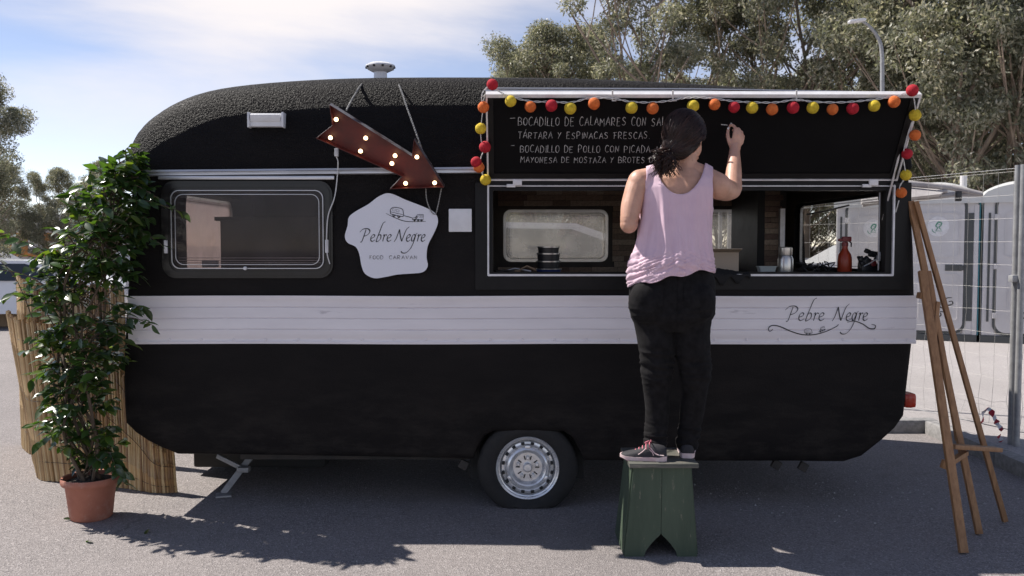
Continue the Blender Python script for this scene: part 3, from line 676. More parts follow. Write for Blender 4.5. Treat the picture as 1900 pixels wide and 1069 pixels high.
# ---- front window of the near side
p0 = A0(300, 336); p1 = A0(619, 516)
bm = NB(); oo = rrect(p0[0], p1[0], p1[1], p0[1], .075, 7); ii = rrect(FX0+.004, FX1-.004, FZ0+.004, FZ1-.004, .05, 7)
frame(bm, oo, ii, YS-.016, YS+.002, YM)
sw = obj('side_window', bm, M['gasket'], van, smooth=False, label='smoked acrylic window with a rounded grey frame')
bm = NB(); q = [rrect(FX0-.012-a, FX1+.012+a, FZ0-.012-a, FZ1+.012+a, .06, 7) for a in (0, .02)]; frame(bm, q[1], q[0], YS-.024, YS-.016, YM); obj('frame_ridge', bm, M['gasket'], sw, smooth=False)
bm = NB(); prism(bm, rrect(FX0-.001, FX1+.001, FZ0-.001, FZ1+.001, .05, 7), YS-.022, YS-.012, YM); obj('pane', bm, M['smoke'], sw, smooth=False)
for a, wd in ((.004, .004), (.026, .003)):
    bm = NB(); frame(bm, rrect(FX0+a, FX1-a, FZ0+a, FZ1-a, .045, 7), rrect(FX0+a+wd, FX1-a-wd, FZ0+a+wd, FZ1-a-wd, .043, 7), YS-.028, YS-.0225, YM); obj('pane_moulding', bm, M['alu'], sw, smooth=False)
for k, zz in enumerate((.035, .048, .062)):
    bm = NB(); bx(bm, FX0+.03, FX1-.03, YS+.012, YS+.016, FZ0+zz, FZ0+zz+.003); obj('blind_slat', bm, M['alu'], sw, smooth=False)
a0 = A0(297, 327); a1 = A0(622, 334); bm = NB(); bx(bm, a0[0], a1[0], YS-.03, YS-.003, a1[1], a0[1], .004); obj('window_rail', bm, M['alu'], sw)
bm = NB(); c = at(455, 498, YS-.03); lathe(bm, [(.0001, -.012), (.009, -.010), (.011, 0)], 14, c, 'Y'); obj('window_button', bm, M['plastic'], sw)
for px, py in ((606.5, 457), (308, 458)):
    bm = NB(); c = at(px, py, YS-.028); box(bm, c, (.017, .022, .072), None, .004); obj('window_latch', bm, M['plastic'], sw)
bm = NB(); c = at(408, 420, 5.5); bx(bm, c.x, OX0-.06, 5.5, 6.4, .64, at(408, 402, 5.5).z, .01); obj('cupboard', bm, M['interior'], van)
bm = NB(); bx(bm, at(402, 420, 5.5).x, at(470, 420, 5.5).x, 5.46, 5.9, at(408, 410, 5.5).z, at(408, 403, 5.5).z); obj('shelf', bm, M['interior'], van)
bm = NB(); q = at(378, 496, 5.15); bx(bm, q.x, q.x+.085, 5.12, 5.16, q.z, q.z+.04); obj('white_holder', bm, M['plastic'], van)

# ---- hatch flap, hinged along its lower edge and raised
hinge = at(905, 334.5, YS-.03); htop = at(905, 174, 4.60)
BH = Vector((0, hinge.y, hinge.z)); BU = Vector((0, htop.y-hinge.y, htop.z-hinge.z)); BL = BU.length; BU.normalize()
BNm = Vector((0, -BU.z, BU.y))                   # towards the viewer, a little downward
BX0, BX1 = OX0-.008, OX1+.010
def BM(u, v, d): return BH + Vector((u, 0, 0)) + BU*v + BNm*d
flap = link('hatch_flap', bpy.data.meshes.new('hatch_flap'), van)
b = NB(); prism(b, [(BX0+.01, .01), (BX1-.01, .01), (BX1-.01, BL-.01), (BX0+.01, BL-.01)], -.028, -.006, BM); bmesh.ops.recalc_face_normals(b, faces=b.faces[:]); b.to_mesh(flap.data); b.free(); flap.data.materials.append(M['blackframe'])
flap['label'] = 'raised serving hatch used as a chalkboard menu'
b = NB(); prism(b, [(BX0+.04, .045), (BX1-.05, .045), (BX1-.05, BL-.03), (BX0+.04, BL-.03)], -.0055, -.0025, BM); obj('chalkboard', b, M['board'], flap, smooth=False)
b = NB(); frame(b, [(BX0+.012, .012), (BX1-.012, .012), (BX1-.012, BL-.012), (BX0+.012, BL-.012)], [(BX0+.038, .043), (BX1-.048, .043), (BX1-.048, BL-.028), (BX0+.038, BL-.028)], -.0058, .004, BM); obj('board_rim', b, M['blackframe'], flap, smooth=False)
b = NB(); frame(b, [(BX0, 0), (BX1, 0), (BX1, BL), (BX0, BL)], [(BX0+.009, .009), (BX1-.009, .009), (BX1-.009, BL-.019), (BX0+.009, BL-.019)], -.032, .008, BM); obj('hatch_trim', b, M['whitealu'], flap, smooth=False)
for px in (960, 1620):
    b = NB(); q = at(px, 340, YS-.03); box(b, (q.x, YS-.035, hinge.z-.012), (.05, .014, .034), None, .003); box(b, (q.x-.035, YS-.03, hinge.z-.03), (.05, .012, .018), None, .003); obj('hatch_hinge', b, M['whitealu'], flap)
bm = NB(); bx(bm, OX0, OX1, YS-.02, YS-.004, hinge.z-.028, hinge.z-.008); obj('hinge_strip', bm, M['blackframe'], van, smooth=False)
# stays holding the hatch
b = NB(); tube(b, [BM(BX1-.02, BL*.75, -.03), (OX1-.03, YS+.05, 1.62)], .006, 6); obj('hatch_stay', b, M['alu'], flap)
def MB_(px, py): return hit(px, py, BM(0, 0, -.0024), BNm)
lines = [('-', 946, 960, 226, 12, .10), ('BOCADILLO DE CALAMARES CON SALSA', 961, 1256, 233, 15.5, .02), ('TÁRTARA Y ESPINACAS FRESCAS.', 961, 1207, 257, 12, .02),
         ('-', 948, 958, 274, 8, .1), ('BOCADILLO DE POLLO CON PICADA ARABE', 965, 1262, 283, 12.5, .02), ('MAYONESA DE MOSTAZA Y BROTES DE SOJA', 966, 1262, 302, 10.5, .02)]
for i, (tx, xa, xb, yb, h, j) in enumerate(lines):
    bm = NB(); caps_text(bm, tx, xa, xb, yb, h, MB_, BNm, .0031, jit=.07, seed=i+3, slant=.05); obj('chalk_writing', bm, M['chalk'], flap, smooth=False, kind='stuff')
bm = NB(); stroke(bm, [(1338, 231), (1350, 232)], MB_, .005, push=BNm, smooth=False, taper=False); obj('chalk_writing', bm, M['chalk'], flap, smooth=False, kind='stuff')

# ---- white fittings on the side
p = at(496, 224, 4.93)
bm = NB(); box(bm, (p.x, 4.935, p.z), (.185, .07, .075), None, .01); box(bm, (p.x-.001, 4.897, p.z+.012), (.165, .02, .040), Matrix.Rotation(.35, 4, 'X'), .005); box(bm, (p.x+.094, 4.93, p.z), (.012, .085, .084), None, .004); box(bm, (p.x-.094, 4.93, p.z), (.012, .085, .084), None, .004)
obj('vent_cover', bm, M['plastic'], van)
p = at(854, 409, YS-.008); bm = NB(); box(bm, (p.x, YS-.008, p.z), (.127, .014, .127), None, .004); obj('hatch_cover_plate', bm, M['plastic'], van)
# roof vent chimney
p = at(706, 150, 5.30); vt = link('roof_vent', bpy.data.meshes.new('roof_vent'), van)
b = NB(); lathe(b, [(.085, -.03), (.085, -.005), (.045, .0), (.040, .012), (.038, .07), (.05, .075)], 24, (p.x, 5.3, p.z-.01)); b.to_mesh(vt.data); b.free(); sm(vt.data); vt.data.materials.append(M['plastic'])
b = NB(); lathe(b, [(.045, .06), (.075, .075), (.088, .092), (.086, .10), (.06, .112), (.0001, .118)], 28, (p.x, 5.3, p.z-.01)); obj('vent_cap', b, M['plastic'], vt)
for k in range(10):
    a = 2*math.pi*k/10; b = NB(); box(b, (p.x+.082*math.cos(a), 5.3+.082*math.sin(a), p.z+.0765), (.014, .014, .012), Matrix.Rotation(a, 4, 'Z') if 0 else None, .003); obj('vent_hole', b, M['rimdark'], vt)
# ---- wheel
wc = at(979, 868, YS+.03); wc = Vector((wc.x, YS+.034, wc.z)); R_ = .268
wh = link('wheel', bpy.data.meshes.new('wheel'), van)
b = NB(); lathe(b, [(.05, .10), (.10, .02), (.12, .015)], 24, wc, 'Y'); b.to_mesh(wh.data); b.free(); wh.data.materials.append(M['rimdark'])
b = NB(); lathe(b, [(.172, .01), (.176, -.012), (.195, -.022), (.225, -.027), (.25, -.018), (.262, -.006), (.266, .004), (R_-.006, .012), (R_, .03), (R_, .12), (R_-.01, .14), (.2, .15), (.172, .13)], 72, wc, 'Y', cap=False)
for v in b.verts:
    if (v.co-wc).xz.length > .2: v.co.x = wc.x+(v.co.x-wc.x)*(1+.065*min(1, ((v.co-wc).xz.length-.2)/.06))
    if v.co.z < .002: v.co.z = .002
    if v.co.z < .05: v.co.y += (-.012 if v.co.y < wc.y+.05 else .012)*(1-v.co.z/.05)
obj('tyre', b, M['rubber'], wh)
rimo = link('rim', bpy.data.meshes.new('rim'), wh)
b = NB(); lathe(b, [(.176, -.006), (.180, -.012), (.176, -.018), (.168, -.014), (.164, -.004), (.158, -.002), (.154, .012), (.150, .03)], 64, wc, 'Y', cap=False)
lathe(b, [(.118, .024), (.122, .004), (.116, -.008), (.104, -.014), (.096, -.010), (.090, .004), (.082, .012), (.03, .014), (.0001, .014)], 64, wc, 'Y', cap=False)
b.to_mesh(rimo.data); b.free(); sm(rimo.data); rimo.data.materials.append(M['rim'])
b = NB(); lathe(b, [(.152, .022), (.146, .006), (.135, .004), (.121, .012)], 64, wc, 'Y', cap=False); obj('rim_disc', b, M['rim'], wh)
b = NB(); bx(b, wc.x-.33, wc.x+.33, wc.y+.16, wc.y+.175, .12, .62); obj('wheel_box_panel', b, M['rimdark'], van, smooth=False)
for k in range(16):
    a = 2*math.pi*(k+.5)/16; b = NB(); box(b, (wc.x+.139*math.cos(a), wc.y-.0005, wc.z+.139*math.sin(a)), (.016, .012, .020), Matrix.Rotation(-a, 4, 'Y'), .004); obj('rim_hole', b, M['rimdark'], wh)
for a in (90, 210, 330):
    b = NB(); a = math.radians(a); box(b, (wc.x+.118*math.cos(a), wc.y-.006, wc.z+.118*math.sin(a)), (.02, .014, .03), Matrix.Rotation(-a, 4, 'Y'), .005); obj('rim_lug', b, M['rim'], wh)
b = NB(); lathe(b, [(.026, .014), (.026, -.004), (.020, -.012), (.0001, -.013)], 24, wc, 'Y'); obj('hub_cap', b, M['rim'], wh)
for k in range(5):
    a = 2*math.pi*k/5+.3; b = NB(); lathe(b, [(.011, .014), (.011, -.002), (.007, -.006), (.0001, -.006)], 6, wc+Vector((.055*math.cos(a), 0, .055*math.sin(a))), 'Y'); obj('wheel_nut', b, M['rim'], wh)
for k in range(10):
    a = 2*math.pi*(k+.5)/10+.3; b = NB(); box(b, (wc.x+.055*math.cos(a), wc.y+.012, wc.z+.055*math.sin(a)), (.024, .01, .006), Matrix.Rotation(-a, 4, 'Y'), .002); obj('hub_recess', b, M['rimdark'], wh)
# chassis, axle, jacks
bm = NB(); bx(bm, -1.6, 1.9, 5.15, 5.2, .22, .33); bx(bm, -1.6, 1.9, 6.6, 6.65, .22, .33); bx(bm, wc.x-.05, wc.x+.05, 5.1, 6.8, .2, .3); obj('chassis', bm, M['under'], van, smooth=False)
jk = link('corner_jack', bpy.data.meshes.new('corner_jack'), van)
b = NB(); beam(b, at(414, 916, 5.18), at(466, 847, 5.30), .036, .028); b.to_mesh(jk.data); b.free(); jk.data.materials.append(M['galv'])
b = NB(); beam(b, at(404, 846, 5.28), at(452, 870, 5.22), .026, .024); obj('jack_strut', b, M['galv'], jk)
b = NB(); q = at(452, 871, 5.2); box(b, q, (.07, .05, .03), None, .006); obj('jack_nut', b, M['galv'], jk)
b = NB(); q = gnd(415, 921); box(b, (q.x, q.y, .008), (.09, .09, .012), Matrix.Rotation(.3, 4, 'Z'), .004); obj('jack_foot', b, M['galv'], jk)
p = at(1683, 742, 5.05); bm = NB(); box(bm, (p.x+.005, 5.06, p.z), (.07, .10, .085), None, .02); obj('tail_light', bm, M['taillight'], van)
bm = NB(); bx(bm, -2.05, -1.2, 5.62, 6.5, .05, .335, .02); obj('nose_shade_box', bm, M['rimdark'], van)  # black box added under the nose to deepen the shade there
for px, py in ((1440, 862), (1490, 866), (860, 862)):
    bm = NB(); q = at(px, py, 5.0); box(bm, q, (.05, .03, .05), Matrix.Rotation(.5, 4, 'Y'), .006); obj('underbody_bracket', bm, M['under'], van)
# ================================================================== THINGS ON AND ROUND THE CARAVAN
# ---- marquee arrow
ARO = [(612, 195), (626, 197), (764, 289), (768, 260), (823, 349), (724, 351), (747, 328), (586, 257), (615, 232)]
ARO = [(611, 194), (764, 290), (768, 259), (824, 348), (723, 351), (746, 328), (586, 257), (616, 233)]
ap = Vector((0, 4.80, 1.83)); an = Vector((0, -math.cos(.30), -math.sin(.30)))
def AM(px, py, d=0): return hit(px, py, ap, an)+(-an)*d
arrow = thing('marquee_arrow', 'red metal marquee arrow with lit bulbs pointing down to the right on the caravan side', 'arrow sign', AM(700, 280))
P = [AM(x, y) for x, y in ARO]
def poly_inset(P, d, nrm):
    out = []; n = len(P)
    for i in range(n):
        a = (P[i]-P[i-1]).normalized(); b = (P[(i+1) % n]-P[i]).normalized()
        na, nb = nrm.cross(a), nrm.cross(b); m = (na+nb); k = d/max(.35, (1+na.dot(nb))/1)
        out.append(P[i]+m*k)
    return out
D_ = .058; back = [p-an*D_ for p in P]
inn = poly_inset(P, .0035, an)
if sum((inn[i]-P[3]).length for i in range(1)) and (inn[3]-sum(P, Vector())/8).length > (P[3]-sum(P, Vector())/8).length: inn = poly_inset(P, -.0035, an)
bm = NB(); n = len(P); F_, Bk = [bm.verts.new(p) for p in P], [bm.verts.new(p) for p in back]; I_ = [bm.verts.new(p) for p in inn]; IB = [bm.verts.new(p-an*(D_-.004)) for p in inn]
for i in range(n):
    j = (i+1) % n
    bm.faces.new((F_[i], F_[j], I_[j], I_[i])); f = bm.faces.new((F_[j], F_[i], Bk[i], Bk[j])); f.material_index = 1
    bm.faces.new((I_[i], I_[j], IB[j], IB[i]))
bm.faces.new(IB); f = bm.faces.new(Bk[::-1]); f.material_index = 1
obj('tray', bm, [M['red'], M['rust']], arrow, smooth=False)
bulbm = None
for x, y in ((622.7, 223), (612, 257), (677.7, 257.7), (668, 282), (732.4, 290.5), (726.5, 305), (773, 293), (752, 342), (806, 341)):
    q = AM(x, y, .02)
    if bulbm is None:
        b = NB(); lathe(b, [(.0001, -.018), (.008, -.015), (.0115, -.006), (.0105, .004), (.006, .014), (.006, .02)], 14, axis='Y'); o = obj('bulb', b, M['bulb'], arrow); bulbm = o.data
        b = NB(); lathe(b, [(.008, .010), (.008, .026), (.010, .030)], 12, axis='Y'); so_ = bm_mesh(b); so_.materials.append(M['under'])
    else: o = link('bulb', bulbm, arrow)
    o.location = q; o2 = link('bulb_socket', so_, arrow); o2.location = q
def rope(name, pts, r, m, label, cat, group=None, strands=True, parent=None):
    c = crom(pts, 10); bm = NB()
    if strands:
        L_ = 0; fr = []
        for i, p in enumerate(c):
            if i: L_ += (p-c[i-1]).length
            fr.append(L_)
        dens = []
        for i in range(len(c)-1):
            k = max(1, int((c[i+1]-c[i]).length/.006))
            for j in range(k): dens.append((c[i].lerp(c[i+1], j/k), fr[i]+(fr[i+1]-fr[i])*j/k))
        dens.append((c[-1], fr[-1]))
        for s in range(2):
            pp = []
            for i, (p, l) in enumerate(dens):
                t = (dens[min(i+1, len(dens)-1)][0]-dens[max(0, i-1)][0]).normalized(); a = t.orthogonal().normalized() if abs(t.y) > .9 else (Vector((0, 1, 0))-t*t.y).normalized(); b = t.cross(a); an_ = l*2*math.pi/.028+s*math.pi
                pp.append(p+(a*math.cos(an_)+b*math.sin(an_))*r*.55)
            tube(bm, pp, r*.62, 5)
    else: tube(bm, c, r, 6)
    o = obj(name, bm, m, parent)
    if parent is None: tag(o, label, cat, group)
    return o
vb = at(706, 150, 5.30)
rope('hanging_rope', [Vector((vb.x-.045, 5.28, vb.z-.0)), at(673, 154.5, 5.04), at(657, 178, 4.93), AM(641, 206, .03)], .0052, M['rope'], 'pale twisted rope from the roof vent to the tail of the marquee arrow', 'rope')
rope('hanging_rope', [Vector((vb.x+.045, 5.28, vb.z-.0)), at(738, 154, 5.04), at(757, 205, 4.88), at(776, 258, 4.80), AM(782, 285, .06), at(800, 305, 4.86)], .0052, M['rope'], 'pale twisted rope from the roof vent to the barb of the marquee arrow', 'rope')
rope('sign_rope', [at(790, 350, 4.865), at(792, 372, 4.868), at(800, 392, 4.86), at(808, 397, 4.862), at(813, 380, 4.865), at(819, 350, 4.865)], .0034, M['rope'], 'loop of thin cord from the arrow to the white sign', 'rope')
pc = at(624, 291, 4.845)
rope('power_cable', [pc, at(627, 300, 4.85), at(626, 325, 4.86), at(621, 365, 4.86), at(609, 400, 4.86), at(606, 440, 4.855), at(607, 470, 4.865), at(612, 490, 4.87)], .0034, M['cable'], 'white power cable hanging from the marquee arrow across the smoked window', 'cable', strands=False)
bm = NB(); box(bm, (0, 0, 0), (.022, .022, .045), None, .005); pl = obj('plug', bm, M['plastic'], bpy.data.objects['power_cable'], world=True); pl.location = at(624.5, 283, 4.845)
# ---- white cut-out sign
SGN = [(1360, 150), (1450, 187), (1560, 230), (1615, 262), (1632, 310), (1612, 370), (1575, 445), (1567, 510), (1573, 565), (1545, 598), (1480, 606), (1400, 612), (1335, 625), (1270, 632), (1218, 607), (1197, 560), (1186, 500), (1165, 455), (1118, 430), (1103, 392), (1118, 335), (1126, 285), (1165, 252), (1235, 212), (1300, 165)]
SGN = [(280+x/3.0645, 310+y/3.0645) for x, y in SGN]
sg = crom([Vector((x, y, 0)) for x, y in SGN], 6, True)
def SM(off): return lambda px, py: hit(px, py, (0, YS-off, 0), Vector((0, 1, 0)))
bm = NB(); f0, f1 = SM(.030), SM(.018)
A = [bm.verts.new(f0(p.x, p.y)) for p in sg]; B = [bm.verts.new(f0(p.x, p.y)+Vector((0, .012, 0))) for p in sg]
bm.faces.new(A); bm.faces.new(B[::-1])
for i in range(len(A)): bm.faces.new((A[i], A[(i+1) % len(A)], B[(i+1) % len(A)], B[i]))
sgn = obj('shop_sign', bm, M['sign'], smooth=False)
tag(sgn, 'white wavy-edged sign with a script name and a small car and caravan drawing', 'sign')
MG = SM(.0305)
bm = NB(); ital_text(bm, 'Pebre', 670, 448, 12.6, MG, PN, .0055, gap=-.02, sx=.98); ital_text(bm, 'Negre', 733, 448, 12.6, MG, PN, .0055, gap=-.06, sx=.93); obj('sign_name', bm, M['ink'], sgn, smooth=False, kind='stuff')
bm = NB(); caps_text(bm, 'FOOD', 685, 713, 481, 6.6, MG, PN, .0026, jit=0, seed=1); caps_text(bm, 'CARAVAN', 722, 776, 481, 6.6, MG, PN, .0026, jit=0, seed=2); obj('sign_text', bm, M['ink'], sgn, smooth=False, kind='stuff')
bm = NB(); stroke(bm, [(716, 396), (735, 405), (755, 411), (790, 411)], MG, .004); minicar(bm, 736, 394, 1.75, MG, .22); minitruck(bm, 776, 404, 1.35, MG, .03); stroke(bm, [(748, 400), (760, 403), (766, 405)], MG, .004); obj('sign_drawing', bm, M['ink'], sgn, smooth=False, kind='stuff')

# ---- string of cotton ball lights
BALLS = [('red', 913.5, 157), ('orange', 897, 199), ('yellow', 892, 238.5), ('red', 900, 273), ('red', 883.6, 301), ('orange', 888.7, 310.5), ('yellow', 901, 333.6),
 ('yellow', 947.6, 188), ('orange', 984, 198), ('red', 1023, 196), ('yellow', 1058, 201), ('orange', 1102, 192.5), ('yellow', 1172, 200), ('orange', 1211, 201), ('yellow', 1286, 197),
 ('orange', 1325.7, 194), ('red', 1362, 199), ('yellow', 1395.4, 200), ('orange', 1432.6, 203), ('red', 1471.5, 200), ('yellow', 1508, 200), ('orange', 1544.7, 203), ('red', 1582, 201.6), ('yellow', 1622, 196.6), ('orange', 1659, 189),
 ('red', 1693, 168), ('yellow', 1698, 213.5), ('orange', 1698, 251), ('red', 1683, 285.5), ('yellow', 1681, 325), ('orange', 1672, 357.5)]
gar = thing('string_lights', 'string of red, orange and yellow cotton ball lights draped along the raised hatch', 'string lights', at(1290, 190, 4.55))
bmeshes = {}
for k, c in enumerate(BALLM):
    b = NB(); bmesh.ops.create_icosphere(b, subdivisions=3, radius=.0305)
    for v in b.verts: v.co *= 1+.05*noise.noise(v.co*60+Vector((k*9, 0, 0)))+.02*noise.noise(v.co*190)
    me = bpy.data.meshes.new('ball'); b.to_mesh(me); b.free(); me.materials.append(BALLM[c]); sm(me, 180); bmeshes[c] = me
fl = lambda px, py, off=.04: hit(px, py, BM(0, 0, off), BNm)
rnd = random.Random(2)
for c, x, y in BALLS:
    p = fl(x, y) if (910 < x < 1670) else fl(x, y, .03)
    o = link('ball', bmeshes[c], gar); o.location = p; o.rotation_euler = [rnd.uniform(0, 6) for _ in range(3)]; o.scale = [rnd.uniform(.95, 1.04)]*3; o['label'] = c+' cotton ball'
def cord(pts, off=.022, r=.0022, n=2):
    P = crom([fl(x, y, off) for x, y in pts], 8)
    for s in range(n):
        b = NB(); tube(b, [p+Vector((0, 0, .0035*math.sin(i*.9+s*3.14)))+BNm*(.003*math.cos(i*.9+s*3.14)) for i, p in enumerate(P)], r, 5); obj('cord', b, M['cable'], gar)
cord([(912, 158), (930, 172), (950, 180), (985, 188), (1023, 189), (1060, 190), (1095, 182), (1137, 183), (1172, 189), (1212, 190), (1249, 186), (1262, 183), (1290, 181), (1325, 183), (1362, 188), (1400, 190), (1440, 190), (1478, 185), (1510, 189), (1560, 190), (1600, 187), (1640, 182), (1675, 175), (1693, 168)])
cord([(912, 158), (898, 168), (893, 182), (896, 199), (892, 238), (893, 262), (898, 275), (891, 298), (894, 320), (901, 333)])
cord([(893, 182), (900, 176), (896, 190), (902, 199)], n=1)
cord([(1693, 168), (1697, 190), (1698, 213), (1690, 232), (1681, 262), (1676, 290), (1680, 325), (1670, 345), (1669, 358), (1667, 375)], off=.03)
for x in (1136.5, 1248.5, 1478):
    b = NB(); q = fl(x, 178, .02); beam(b, fl(x, 168, .016), fl(x, 187, .016), .009, .004, up=BNm); box(b, fl(x+3, 187, .018), (.022, .006, .005)); obj('cord_hook', b, M['cable'], gar)
rope('loose_cable', [at(1668, 372, 4.86), at(1655, 420, 4.93), at(1648, 450, 4.97), at(1640, 470, 5.0), at(1620, 485, 5.05), at(1597, 497, 5.1)], .0028, M['cable'], 'white cable hanging from the string lights into the serving opening', 'cable', strands=False)

# ---- things on the counter
cz = OZ0-.004; cy = 5.12
def base(px): return Vector((at(px, 505, cy).x, cy, cz))
# stacked containers
t = thing('container_stack', 'stack of dark round lidded tubs on the counter at the left of the serving opening', 'container', base(1018))
p = base(1018); p.y = 5.15
for k, (r, h, m) in enumerate(((.075, .030, 'blue'), (.068, .045, 'blackplastic'), (.066, .045, 'blackplastic'), (.062, .038, 'blackplastic'))):
    z0 = cz+sum((.03, .045, .045, .038)[:k]); b = NB(); lathe(b, [(r*.94, 0), (r, h*.8), (r*1.04, h*.82), (r*1.04, h-.001), (r*.9, h-.001)], 28, (p.x, p.y, z0)); obj('tub', b, M[m], t)
    b = NB(); lathe(b, [(r*1.045, h*.83), (r*1.05, h*.97), (r*1.04, h*.99)], 28, (p.x, p.y, z0)); obj('tub_rim', b, M['steel'], t)
# steel jug
bm = NB(); q = base(1457); lathe(bm, [(.042, 0), (.044, .01), (.044, .085), (.038, .10), (.036, .105), (.038, .11), (.038, .15), (.034, .155), (.0001, .156)], 28, q); o = obj('thermos', bm, M['steel']); tag(o, 'brushed steel thermos flask on the counter beside the plastic tub', 'flask')
bm = NB(); q = base(1422); 
prism(bm, rrect(-.05, .05, -.035, .035, .012, 3), 0, .038, lambda u, v, d: (q.x+u*(.85+.15*d/.038), q.y+v*(.85+.15*d/.038), q.z+d)); o = obj('plastic_tub', bm, M['tubplastic'], smooth=False); tag(o, 'small translucent plastic food tub on the counter', 'tub')
b = NB(); prism(b, rrect(-.054, .054, -.039, .039, .012, 3), .038, .044, lambda u, v, d: (q.x+u, q.y+v, q.z+d)); obj('lid', b, M['tubplastic'], o, smooth=False)
# spray bottle
q = base(1567); t = thing('spray_bottle', 'orange red trigger spray bottle on the counter by the end window', 'spray bottle', q)
b = NB(); lathe(b, [(.036, 0), (.040, .01), (.040, .08), (.036, .11), (.020, .135), (.016, .15), (.016, .165)], 24, q); obj('bottle', b, M['spray'], t)
b = NB(); lathe(b, [(.018, .160), (.018, .180), (.013, .184)], 20, q); box(b, q+Vector((.008, 0, .200)), (.055, .022, .030), None, .007); box(b, q+Vector((-.028, 0, .196)), (.024, .016, .016), None, .004); obj('spray_head', b, M['darkred'], t)
b = NB(); tube(b, [q+Vector((.020, 0, .192)), q+Vector((.036, 0, .178)), q+Vector((.036, 0, .155))], .0045, 6); obj('trigger', b, M['blackplastic'], t)
# power unit / torch with cables
q = base(1610); t = thing('plug_cluster', 'tangle of black plugs and adapters with a red knob at the right of the opening', 'plugs', q)
b = NB(); box(b, q+Vector((0, 0, .03)), (.10, .07, .06), None, .012); rnd = random.Random(8)
for k in range(22): box(b, q+Vector((rnd.uniform(-.05, .045), rnd.uniform(-.03, .03), rnd.uniform(.05, .14)))*1, (rnd.uniform(.012, .035),)*3, Matrix.Rotation(rnd.uniform(0, 3), 4, 'Y'), .004)
obj('adapters', b, M['blackplastic'], t)
b = NB(); lathe(b, [(.0001, -.05), (.018, -.045), (.018, -.02)], 18, q+Vector((.012, -.01, .062)), 'Y'); obj('red_knob', b, M['darkred'], t)
b = NB(); box(b, q+Vector((.062, -.01, .10)), (.032, .03, .05), Matrix.Rotation(.3, 4, 'Y'), .005); obj('white_plug', b, M['plastic'], t)
# kitchen clutter: utensils at left, wires
for k, (x0_, x1_, dz, m, lab, cat) in enumerate(((925, 985, .03, 'steel', 'steel ladle lying at the left end of the counter', 'ladle'), (955, 1000, .045, 'card', 'wooden spoon resting across the ladle on the counter', 'spoon'))):
    a = base(x0_); c_ = base(x1_); b = NB(); tube(b, [a+Vector((0, -.03, .008)), a.lerp(c_, .5)+Vector((0, 0, dz)), c_+Vector((0, .02, .012))], [.004, .005, .009], 8)
    bowl = [(.0001, -.012), (.018, -.008), (.026, .004), (.024, .006)]; lathe(b, bowl, 16, a+Vector((.01, -.03, .014))); o = obj(cat, b, M[m]); tag(o, lab, cat)
bm = NB(); q = base(948); lathe(bm, [(.02, 0), (.045, .004), (.06, .022), (.058, .024), (.042, .008), (.0001, .006)], 24, q); o = obj('bowl', bm, M['steel']); tag(o, 'shallow steel bowl on the counter at its left end', 'bowl')
rnd = random.Random(5); b = NB()
for k in range(9):
    a = base(rnd.uniform(1483, 1545)); tube(b, crom([a+Vector((rnd.uniform(-.05, .05), rnd.uniform(-.05, .05), rnd.uniform(.003, .07))) for _ in range(5)], 6), .003, 5)
for v in b.verts: v.co.z = max(v.co.z, cz+.001)
o = obj('cable_tangle', b, M['blackplastic']); tag(o, 'loose tangle of black cables on the counter left of the spray bottle', 'cables')
# cardboard box behind the woman, black cloth over the sill
q = base(1345); bm = NB(); bx(bm, q.x-.14, q.x+.085, q.y+.02, q.y+.2, cz, cz+.125, .002); o = obj('open_box', bm, M['beigebox'], smooth=False); tag(o, 'beige cardboard box on the counter behind the woman', 'box')
b = NB(); box(b, (q.x-.03, q.y+.0, cz+.132), (.235, .10, .003), Matrix.Rotation(-.25, 4, 'X')); obj('box_flap', b, M['beigebox'], o, smooth=False)
b = NB(); GX, GY = 26, 12; p0 = at(1300, 490, 4.93); p1 = at(1388, 505, 4.93)
grid = [[None]*GY for _ in range(GX)]
for i in range(GX):
    for j in range(GY):
        u, v = i/(GX-1), j/(GY-1); x = p0.x+(p1.x-p0.x)*u; yy = YS-.045+.17*v
        z = cz+.012+.045*(1-u)**1.3*math.sin(min(1, v*1.6)*math.pi*.8) + .012*noise.noise(Vector((x*28, yy*28, 3)))
        if v < .22: z = OZ0+.004-.05*(.22-v)/.22*(1-.4*u)*(1+.6*math.sin(u*19)); yy = YS-.028-.008*(.22-v)
        grid[i][j] = b.verts.new((x, yy, z))
for i in range(GX-1):
    for j in range(GY-1): b.faces.new((grid[i][j], grid[i+1][j], grid[i+1][j+1], grid[i][j+1]))
o = obj('apron', b, M['blackcloth']); so2 = o.modifiers.new('s', 'SOLIDIFY'); so2.thickness = .005; tag(o, 'crumpled black cloth draped over the sill beside the woman', 'cloth')

